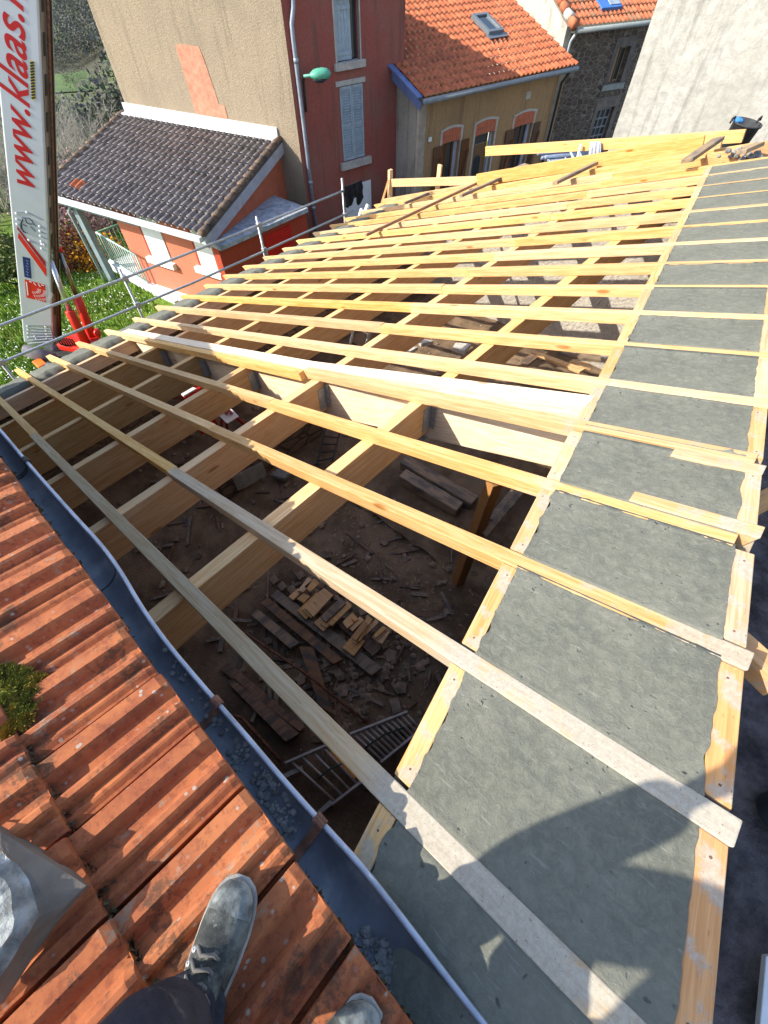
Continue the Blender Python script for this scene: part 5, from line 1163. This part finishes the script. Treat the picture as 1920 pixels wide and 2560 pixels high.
mb = MB(); c0 = PT(96, 886, 10.3); mb.tube([c0+wv_*-.3, c0+wv_*-.27, c0+wv_*.33, c0+wv_*.36], [(.06, .09), (.10, .15), (.11, .16), (.06, .1)], 14); mb.build('foot_shroud', plain('shroud_grey', (.17, .16, .18), .2, 6, .6, .1), cr, smooth=True)
mb = MB(); c0 = PT(165, 848, 10.)
for i in range(7): mb.tube([c0+w0*(-.2+i*.05)+AX*.03, c0+w0*(-.1+i*.05)-AX*.12+tc*.05, c0+w0*(.05+i*.05)-AX*.2], .018, 6)
mb.build('hoses', BLACKP, cr, smooth=True)
mb = MB(); mb.box(A(bs[0]-.1, bs[1]+.1, -4.75), (1.7, 1.0, .35), X=un(A(1, .35, 0)), Y=un(A(-.35, 1, 0))); mb.build('trailer_frame', DKMETAL, cr, bevel=.03)
for s_ in (-.6, .6):
    mb = MB(); c0 = A(bs[0]-.1, bs[1]+.1, -4.75)+un(A(-.35, 1, 0))*s_; mb.tube([c0-un(A(-.35, 1, 0))*.1, c0+un(A(-.35, 1, 0))*.1], .33, 18); mb.build('wheel', BLACKP, cr, smooth=True)
mb = MB(); c0 = PT(97, 905, 10.2); mb.box(c0-ZUP*.05, (.35, .2, .09)); mb.build('orange_light', plain('orange_lamp', (.80, .16, .02), .1, 4, .4, 0), cr, bevel=.02)

# ---------------------------------------------------------------- guard rail outside the eave
gr = thing('guard_rail', (-8.8, 5, -3.8), 'galvanised scaffold guard rail with two tubes running outside the eave', 'guard rail')
xg = -8.8
for nm, pts in (('upper', [(-1.2, -2.31), (1.34, -2.388), (3.6, -2.456), (5.14, -2.491), (6.95, -2.52), (9.9, -2.553)]), ('lower', [(-1.2, -2.86), (.96, -2.93), (3.6, -3.01), (4.9, -3.054), (6.95, -3.078), (10, -3.086)])):
    mb = MB(); mb.tube([A(xg, *q) for q in pts], .024, 10); mb.build('rail', STEEL, gr, smooth=True)
for y, zt in ((.98, -2.62), (3.62, -2.30), (6.95, -2.36), (9.72, -2.30)):
    mb = MB(); mb.tube([A(xg-.05, y, zt), A(xg-.05, y, -5.1)], .027, 10); po = mb.build('post', STEEL, gr, smooth=True)
    for z in ((-2.39-.019*y, -2.93-.018*y) if y > 1 else (-2.93,)):
        mb = MB(); mb.box((xg-.02, y, z), (.09, .10, .09)); mb.box((xg-.01, y+.05, z-.06), (.05, .03, .12)); mb.build('clamp', STEEL, po, bevel=.008)
# black jacket over the rail
mb = MB(); Pp = A(xg+.03, 0, 0); P = []
c_tl, c_tr = HP(858, 470, Pp, A(1, 0, 0)), HP(903, 453, Pp, A(1, 0, 0))
for i in range(25):
    t = i/24; row = []
    L = .36+.10*math.sin(t*9.)+.06*math.sin(t*23+1)+.05*MN.noise(V((t*6, 0, 1)))
    for j in range(14):
        f = j/13; base = c_tl+(c_tr-c_tl)*t; row.append(A(xg+.035+.05*math.sin(t*21)*f+.015*math.sin(f*9+t*5), base[1]+.05*f*math.sin(t*6), base[2]+.03-(L+.02)*f))
    P.append(row)
mb.grid(P); jk = mb.build('black_jacket', CLOTHB, smooth=True); jk.modifiers.new('solid', 'SOLIDIFY').thickness = .03; tag(jk, 'black jacket or overalls hanging crumpled over the guard rail', 'jacket')
for q0, q1, lab in (((908, 545), (920, 512), 'short white plastic pipe sticking up beside the eave, right one'), ((899, 542), (905, 523), 'short white plastic pipe sticking up beside the eave, left one')):
    mb = MB(); mb.tube([AT(*q0, 12.4), AT(*q1, 12.4)], .05, 10); tag(mb.build('plastic_pipe', WPLAST, smooth=True), lab, 'pipe')

# ---------------------------------------------------------------- timber guards and clutter at the far end
def bar3(name, a, b, w_, h_, mat, label, cat, group=None, up=ZUP): 
    mb = MB(); a = np.asarray(a); b = np.asarray(b); X = un(b-a); Y = un(np.cross(up, X)); mb.bar(a, b, w_, h_, up=up)
    return tag(mb.build(name, mat, frame=(a, X, Y, np.cross(X, Y)), bevel=.004), label, cat, group)
YG = 10.02
bar3('guard_post', A(-7.52, YG, -3.0), A(-7.50, YG, -1.93), .07, .11, PINE, 'upright timber post at the far gable, left end of the wooden guard', 'post', 'posts of the far timber guard', up=A(0, 1, 0))
bar3('guard_post', A(-6.19, YG+.06, -3.0), A(-6.12, YG+.06, -1.59), .10, .05, PINE, 'upright timber post at the far gable, behind the horizontal guard board', 'post', 'posts of the far timber guard', up=A(0, 1, 0))
bar3('guard_board', A(-7.42, YG-.03, -2.17), A(-4.7, YG-.03, -1.56), .04, .15, PINE, 'horizontal timber guard board between posts at the far gable', 'board')
bar3('brace_batten', A(-7.47, YG-.09, -2.1), A(-7.72, YG-.2, -2.85), .02, .05, PINE, 'thin slanting batten bracing the left far guard post', 'batten')
bar3('gable_board', RW(-5.15, 9.72, .10), RW(-1.2, 9.72, .06), .05, .2, PINE, 'wide pale board standing on edge along the far gable', 'board')
bar3('far_rafter', RW(-8.0, 9.86, -.02), RW(-1.0, 9.86, -.02), .07, .10, PINE, 'outermost timber along the far gable edge', 'rafter')
bar3('long_timber', HP(1215, 378, A(0, YG+.2, 0), A(0, 1, 0)), HP(1860, 340, A(0, YG+.2, 0), A(0, 1, 0)), .06, .15, PINE, 'long pale timber held level above the far end of the roof', 'timber')
for q0, q1, n_, w_, mt, lab in (((914.7, 588), (1197, 456), .045, .06, POSTW, 'long loose batten lying slantwise across the far rafters, the longest one'), ((1152, 490), (1252, 446), .06, .09, GREYW, 'loose brown board across the far rafters, right of the longest batten'),
                           ((1387, 458), (1490, 408), .06, .09, GREYW, 'loose brown board across the far rafters, halfway to the black bucket'), ((1717, 402), (1797, 347), .12, .14, GREYW, 'thick loose plank leaning near the black bucket'),
                           ((1011, 508), (1072, 484), .05, .08, GREYW, 'short loose board at the far left of the rafters'), ((1853, 380), (1899, 360), .1, .12, GREYW, 'short grey plank right of the black bucket')):
    bar3('loose_batten', RU(*q0, n_), RU(*q1, n_), w_, .045, mt, lab, 'batten', 'loose timbers on the far rafters', up=NR)
# bucket with a blue rag
bk0 = AT(1822, 384, 10.6); wB = np.linalg.norm(AT(1795, 330, 10.6)-AT(1872, 330, 10.6))/2
tb = thing('builders_bucket', bk0, 'black rubber builder\'s bucket standing at the far ridge end of the roof', 'bucket')
mb = MB(); hB = 1.9*wB; prof = [(.01, .0), (wB*.80, 0), (wB*.97, hB), (wB*1.04, hB+.005), (wB*1.04, hB-.02), (wB*.94, hB-.02), (wB*.76, .03), (.01, .03)]
mb.lathe(bk0, prof, 26, axis=un(A(.10, 0, 1))); mb.build('tub', plain('rubber', (.045, .047, .05), .3, 9, .75, .2), tb, smooth=True)
mb = MB()
for s_ in (-1, 1): mb = MB(); mb.tube([bk0+ZUP*hB+r_*s_*wB*.98+A(0, y, 0)+ZUP*h for y, h in ((-.10, 0), (-.07, .05), (.07, .05), (.10, 0))], .014, 6); mb.build('handle', BLACKP, tb, smooth=True)
mb = MB(); c0 = bk0+ZUP*(hB+.01)-r_*wB*.6
for i in range(5): pebble(mb, c0+A(random.gauss(0, .02), random.gauss(0, .02), .01), .05, i*3)
tag(mb.build('blue_rag', plain('blue_rag_cloth', (.05, .20, .50), .2, 20, .9, .4), smooth=True), 'crumpled bright blue rag on the rim of the black bucket', 'rag')
mb = MB(); c0 = RU(1868, 394, -.02)
for i in range(30): pebble(mb, c0+A(random.gauss(0, .14), random.gauss(0, .08), random.uniform(-.02, .05)), random.uniform(.02, .05), i*2.3)
tag(mb.build('mortar_rubble', GRAV), 'grey rubble dumped behind the last mortar panel', 'rubble', kind='stuff')
for q, lab in (((1812, 396), 'orange-brown end of a timber block beside the last mortar panel, left one'), ((1905, 375), 'orange-brown timber block beside the last mortar panel, right one')):
    c0 = RU(*q, .0); mb = MB(); mb.box(c0, (.45, .07, .16), *RF); tag(mb.build('timber_block', PINEO, bevel=.004), lab, 'timber block')
# cloth on the long timber, pole
TMd = lambda x, y, dy=0: HP(x, y, A(0, YG+.2+dy, 0), A(0, 1, 0))
mb = MB(); P = []
for i in range(17):
    t = i/16; row = []
    for j in range(16):
        f = j/15; px = 1478+26*t+f*(-6+4*t); py = 355+f*(45+6*math.sin(t*7)); q = TMd(px, py, -.06-.03*math.sin(f*3)-.03*math.sin(t*19)*(.3+f)); row.append(q)
    P.append(row)
mb.grid(P); ck = mb.build('grey_cloth', CLOTHG, smooth=True); ck.modifiers.new('solid', 'SOLIDIFY').thickness = .02; tag(ck, 'grey cloth draped over the long level timber', 'cloth')
mb = MB(); mb.tube([TMd(1436, 428, -.1), TMd(1452, 360, -.1)], .022, 8); tag(mb.build('white_pole', WPLAST, smooth=True), 'thin white pole leaning on the long level timber left of the cloth', 'pole')
# stacked frames on the street, car
fr = thing('frame_stack', AT(1410, 430, 13), 'stack of blue-grey metal frames piled beyond the far gable', 'frame stack'); 
for i in range(7):
    a_, b_ = AT(1345+i*9, 384+i*5+(i % 2)*6, 13), AT(1478, 372+i*7, 14.5); mb = MB(); mb.tube([a_, b_, b_+A(.3, .1, -.25), a_+A(.3, -.1, -.35)], .04, 8); mb.build('frame', plain('frame_blue_%d' % i, (.22, .27, .36), .15, 6, .45, .05, metal=.3), fr, smooth=True)
for i in range(5):
    a_, b_ = AT(1360+i*22, 374+i*2, 13.8), AT(1380+i*22, 420, 13.2); mb = MB(); mb.tube([a_, b_], .03, 8); mb.build('stretcher', BLUEG, fr, smooth=True)
cp = AT(1230, 428, 16.2); ca = thing('parked_car', (cp[0], cp[1], -5), 'black parked car in the street, only its roof showing over the rafters', 'car')
cd_, cn_ = azv(20), A(azv(20)[1], -azv(20)[0], 0); gz0 = -4.95
def sect(s_, z, hw_): return [A(cp[0], cp[1], 0)+cd_*s_+cn_*hw_*t+ZUP*z for t in (-1, 1)]
mb = MB(); prof = [(-2.1, .35), (-2.15, .75), (-1.9, .95), (-1.2, 1.0), (-.6, 1.52), (.3, 1.62), (1.2, 1.55), (1.9, 1.05), (2.1, .85), (2.1, .35)]
mb.prism([A(cp[0], cp[1], gz0)+cd_*s_+ZUP*z-cn_*.82 for s_, z in prof], cn_*1.64); mb.build('body', CARB, ca, bevel=.08, seg=3)
mb = MB(); mb.prism([A(cp[0], cp[1], gz0)+cd_*s_+ZUP*z-cn_*.835 for s_, z in ((-.95, 1.05), (-.5, 1.45), (1.1, 1.48), (1.6, 1.08))], cn_*1.67); mb.build('window', GLASS, ca)
for s_ in (-1.3, 1.3):
    for t in (-1, 1):
        mb = MB(); c0 = A(cp[0], cp[1], gz0+.32)+cd_*s_+cn_*.76*t; mb.tube([c0-cn_*.1, c0+cn_*.1], .32, 18); mb.build('wheel', BLACKP, ca, smooth=True)
bn = AT(1322, 428, 14.); mb = MB(); mb.box(bn-ZUP*.35, (.75, .6, .8), azv(95), azv(5)); tag(mb.build('tan_box', plain('tan_card', (.30, .22, .15), .15, 4, .8, .1), bevel=.05), 'tan box-like seat beside the stack of blue-grey frames', 'box')

# ---------------------------------------------------------------- right of the ridge wall
tm = bar3('support_timber', RW(1.28, 1.66, -.12), HZ(1950, 1716, .30), .075, .10, PINEO, 'orange-brown timber poking out of the outer board to the right', 'timber')
bar3('support_timber', RW(1.10, 2.36, -.22), HZ(1960, 1225, .12), .075, .10, PINEO, 'brown timber under the fifth rafter end, running off to the right', 'timber')
b0 = HZ(1945, 2035, -2.3); bb = thing('blue_bucket', b0, 'blue-grey bucket standing in the dark gap at the right edge', 'bucket')
mb = MB(); mb.lathe(b0, [(.01, 0), (.15, 0), (.185, .34), (.20, .345), (.20, .33), (.178, .33), (.14, .03), (.01, .03)], 24); mb.build('pail', plain('blue_plastic', (.07, .09, .13), .15, 6, .45, .1), bb, smooth=True)
mb = MB(); mb.tube([b0+ZUP*.33+A(-.19, 0, 0), b0+A(-.12, -.16, .25), b0+A(.12, -.16, .25), b0+ZUP*.33+A(.19, 0, 0)], .006, 6); mb.build('handle', STEEL, bb, smooth=True)
mb = MB(); P4 = [HZ(1916, 2390, -2.2), HZ(2010, 2380, -2.2), HZ(2010, 2640, -2.2), HZ(1893, 2640, -2.2)]; mb.prism(P4, -ZUP*.05); tag(mb.build('white_board', WPAINT, bevel=.006), 'white board lying in the gap at the bottom right corner', 'board')

# ---------------------------------------------------------------- the photographer
def skin_obj(name, verts, edges, rad, mat, parent, root=0, sub=2):
    me = bpy.data.meshes.new(name); me.from_pydata([tuple(v) for v in verts], edges, []); o = bpy.data.objects.new(name, me); COL.objects.link(o)
    md = o.modifiers.new('skin', 'SKIN'); md.use_smooth_shade = True
    for i, r in enumerate(rad): sv = me.skin_vertices[0].data[i]; sv.radius = (r, r) if not hasattr(r, '__len__') else r; sv.use_root = (i == root)
    sb = o.modifiers.new('sub', 'SUBSURF'); sb.levels = sub; sb.render_levels = sub
    m2 = bpy.data.meshes.new_from_object(o.evaluated_get(bpy.context.evaluated_depsgraph_get())); bpy.data.objects.remove(o)
    mb = MB(); mb.add([v.co[:] for v in m2.vertices], [tuple(p.vertices) for p in m2.polygons]); return mb.build(name, mat, parent, smooth=True)
toe1, heel1 = onTile(607, 2200, .030), onTile(515, 2440, .030); f1 = un(toe1-heel1); heel1 = toe1-f1*.295
toe2 = onTile(935, 2520, .030); f2 = un(A(.10, 1, -.12)); heel2 = toe2-f2*.295
def side(f): return un(np.cross(f, NT_))
kneeL = HZ(330, 2700, .93); kneeR = A(.98, -.10, .93)
pel = A(.70, -.57, 1.04); ch = A(.65, -.53, 1.36); nk = A(.63, -.46, 1.62); hd = A(.66, -.40, 1.76); ht = A(.66, -.37, 1.88)
shL, shR = A(.44, -.46, 1.57), A(.84, -.47, 1.56); elL, haL = A(.15, -.55, 1.21), A(.36, -.14, 1.53); elR, haR = A(1.03, -.32, 1.34), A(.84, -.02, 1.54)
ankL, ankR = heel1+f1*.07+NT_*.11, heel2+f2*.07+NT_*.11
hipL, hipR = A(.61, -.55, .99), A(.83, -.55, .99)
vs = [pel, ch, nk, hd, ht, shL, elL, haL, shR, elR, haR, hipL, kneeL+A(.02, -.03, -.01), ankL, hipR, kneeR, ankR]
ed = [(0, 1), (1, 2), (2, 3), (3, 4), (1, 5), (5, 6), (6, 7), (1, 8), (8, 9), (9, 10), (0, 11), (11, 12), (12, 13), (0, 14), (14, 15), (15, 16)]
rd_ = [.12, .13, .055, .09, .07, .055, .042, .03, .055, .042, .03, .08, .055, .04, .08, .055, .04]
def hand(palm, d, up, s_):
    global vs, ed, rd_
    d = un(d); sd = un(np.cross(d, up))*s_; b = vs.index(palm) if False else None
    return d, sd
for hi, el_i, s_ in ((7, 6, 1), (10, 9, -1)):
    d = un(np.asarray(vs[hi])-vs[el_i]); sd = un(np.cross(d, ZUP))*s_
    vs.append(vs[hi]+d*.07); ed.append((hi, len(vs)-1)); rd_.append((.038, .016)); pm = len(vs)-1
    for k_, (o_, L_) in enumerate(((-.030, .068), (-.010, .078), (.010, .072), (.030, .056))):
        p1 = vs[pm]+d*.025+sd*o_; p2 = p1+d*L_*.55-ZUP*.012; p3 = p2+d*L_*.4-ZUP*.03; b_ = len(vs); vs += [p1, p2, p3]; ed += [(pm, b_), (b_, b_+1), (b_+1, b_+2)]; rd_ += [.0085, .008, .0065]
    p1 = vs[hi]+d*.03-sd*.035; p2 = p1+d*.035-sd*.025; b_ = len(vs); vs += [p1, p2]; ed += [(hi, b_), (b_, b_+1)]; rd_ += [.011, .009]
body = skin_obj('person', vs, ed, rd_, SKIN, None)
tag(body, 'person on the orange tiles in dark trousers and dusty lace-up shoes', 'person')
def skinc(name, idx, edges, rad, mat): return skin_obj(name, [vs[i] if isinstance(i, int) else i for i in idx], edges, rad, mat, body)
skinc('jacket', [0, 1, 2, 5, 6, vs[6]+(vs[7]-vs[6])*.86, 8, 9, vs[9]+(vs[10]-vs[9])*.86], [(0, 1), (1, 2), (1, 3), (3, 4), (4, 5), (1, 6), (6, 7), (7, 8)], [(.17, .14), (.18, .15), .075, .10, .085, .07, .10, .08, .06], plain('dark_jacket', (.04, .042, .05), .2, 8, .9, .3))
hr = MB(); pebble(hr, hd+ZUP*.05-A(0, .02, 0), .115, 3, sq=1.1); hr.build('hair', plain('dark_hair', (.03, .02, .015), .2, 20, .8, .3), body, smooth=True)
def trouser(name, pts, rad, seed):
    # dense tube with folds
    pts = [np.asarray(p, float) for p in pts]; P = []; Rr = []
    for i in range(len(pts)-1):
        for t in np.linspace(0, 1, 14, endpoint=False):
            t2 = t*t*(3-2*t); P.append(pts[i]+(pts[i+1]-pts[i])*t); Rr.append(rad[i]+(rad[i+1]-rad[i])*t2)
    P.append(pts[-1]); Rr.append(rad[-1])
    K = np.ones(7)/7; Pa_ = np.array(P); Pp_ = np.pad(Pa_, ((3, 3), (0, 0)), 'edge'); Pa_ = np.stack([np.convolve(Pp_[:, c], K, 'valid') for c in range(3)], 1)
    mb = MB(); mb.tube(list(Pa_), Rr, 40); n_ = 40
    v2 = []
    for i, v in enumerate(mb.v):
        k_ = i//n_; c = Pa_[min(k_, len(Pa_)-1)]; d = np.asarray(v)-c; L = np.linalg.norm(d)+1e-6; t = k_/len(Pa_)
        fold = .016*math.sin(k_*.95+3*math.sin(i % n_*2*math.pi/n_+seed))*max(0, (t-.62)/.38)+.016*MN.noise(V(tuple(np.asarray(v)*9+seed)))+.006*MN.noise(V(tuple(np.asarray(v)*30)))
        v2.append(tuple(np.asarray(v)+d/L*fold))
    mb.v = v2; return mb.build(name, JEANS, body, smooth=True)
trouser('trouser_leg', [hipL+A(.02, 0, .05), kneeL, kneeL+(ankL-kneeL)*.55, ankL+NT_*.02-f1*.015, ankL-NT_*.045-f1*.012], [.11, .074, .07, .064, .074], 1)
trouser('trouser_leg', [hipR+A(-.02, 0, .05), kneeR, kneeR+(ankR-kneeR)*.55, ankR+NT_*.01, ankR-NT_*.04], [.125, .10, .085, .075, .08], 5)
def shoe(heel, f, flip):
    sd = side(f)*flip; U = NT_
    prof = [(0., .030, .075), (.06, .038, .095), (.16, .041, .105), (.28, .042, .102), (.40, .044, .090), (.55, .049, .074), (.70, .052, .062), (.82, .050, .056), (.91, .042, .050), (.97, .028, .040), (1.0, .010, .024)]
    L = .295; P = []
    tt = np.linspace(0, 1, 34)
    for t in tt:
        w_ = float(np.interp(t, [q[0] for q in prof], [q[1] for q in prof])); h_ = float(np.interp(t, [q[0] for q in prof], [q[2] for q in prof])); off = .006*math.sin(t*3.1)
        c = heel+f*L*t+sd*off; row = []
        for a in np.linspace(0, math.pi, 19):
            ca, sa = math.cos(a), math.sin(a); x = w_*np.sign(ca)*abs(ca)**.75; z = h_*abs(sa)**.62
            cr_ = .0025*math.sin(t*95)*max(0, 1-abs(t-.60)/.07)*sa+.0016*MN.noise(V((t*16, a*4, flip)))
            row.append(c+sd*x+U*(.020+z+cr_))
        P.append(row)
    mb = MB(); mb.grid(P); mb.add(P[0], [tuple(range(19))]); up_ = mb.build('shoe', SHOE, body, smooth=True)
    mb = MB(); ol = []
    for t in np.linspace(0, 1, 24): ol.append((t, 1))
    pl_ = []
    for sgn in (1, -1):
        seq = np.linspace(0, 1, 26) if sgn == 1 else np.linspace(1, 0, 26)
        for t in seq:
            w_ = float(np.interp(t, [q[0] for q in prof], [q[1] for q in prof]))+.005; pl_.append(heel+f*(L+.008)*t-f*.004*(1-t)*2+sd*(.006*math.sin(t*3.1)+sgn*w_))
    mb.prism([p+U*.024 for p in pl_], -U*.026); mb.build('sole', SOLE, up_, bevel=.004)
    cap = MB(); P2 = [[p+U*.0025 for p in row[1:-1]] for row in P[26:]]; cap.grid(P2); cap.build('toe_cap', plain('toe_cap_%d' % flip, (.16, .175, .17), .7, 22, .7, .5), up_, smooth=True)
    lb = MB()
    for k_, t in enumerate((.36, .43, .50, .57)):
        h_ = float(np.interp(t, [q[0] for q in prof], [q[2] for q in prof])); c = heel+f*L*t
        lb.tube([c+sd*.028+U*(h_*.80+.022)-f*.004, c+sd*.012+U*(h_+.030)+f*.004, c-sd*.012+U*(h_+.030)-f*.004, c-sd*.028+U*(h_*.80+.022)+f*.006], .0042, 6)
    c = heel+f*L*.34; h_ = .10
    for s_ in (-1, 1): lb.tube([c+U*(h_+.03), c+sd*.028*s_+U*(h_+.026)+f*.02, c+sd*.045*s_+U*(h_-.01)+f*.004, c+sd*.022*s_+U*(h_+.02)-f*.012], .0038, 6)
    lb.build('laces', plain('lace_%d' % flip, (.13, .125, .12), .3, 30, .9, .1), up_, smooth=True)
    ey = MB()
    for t in (.36, .43, .50, .57):
        h_ = float(np.interp(t, [q[0] for q in prof], [q[2] for q in prof]))
        for s_ in (-1, 1): ey.lathe(heel+f*L*t+sd*.031*s_+U*(h_*.80+.020), [(.0055, 0), (.0055, .004), (.002, .004)], 8, axis=un(U+sd*.7*s_))
    ey.build('eyelets', STEEL, up_, smooth=True)
shoe(heel1, f1, 1); shoe(heel2, f2, -1)
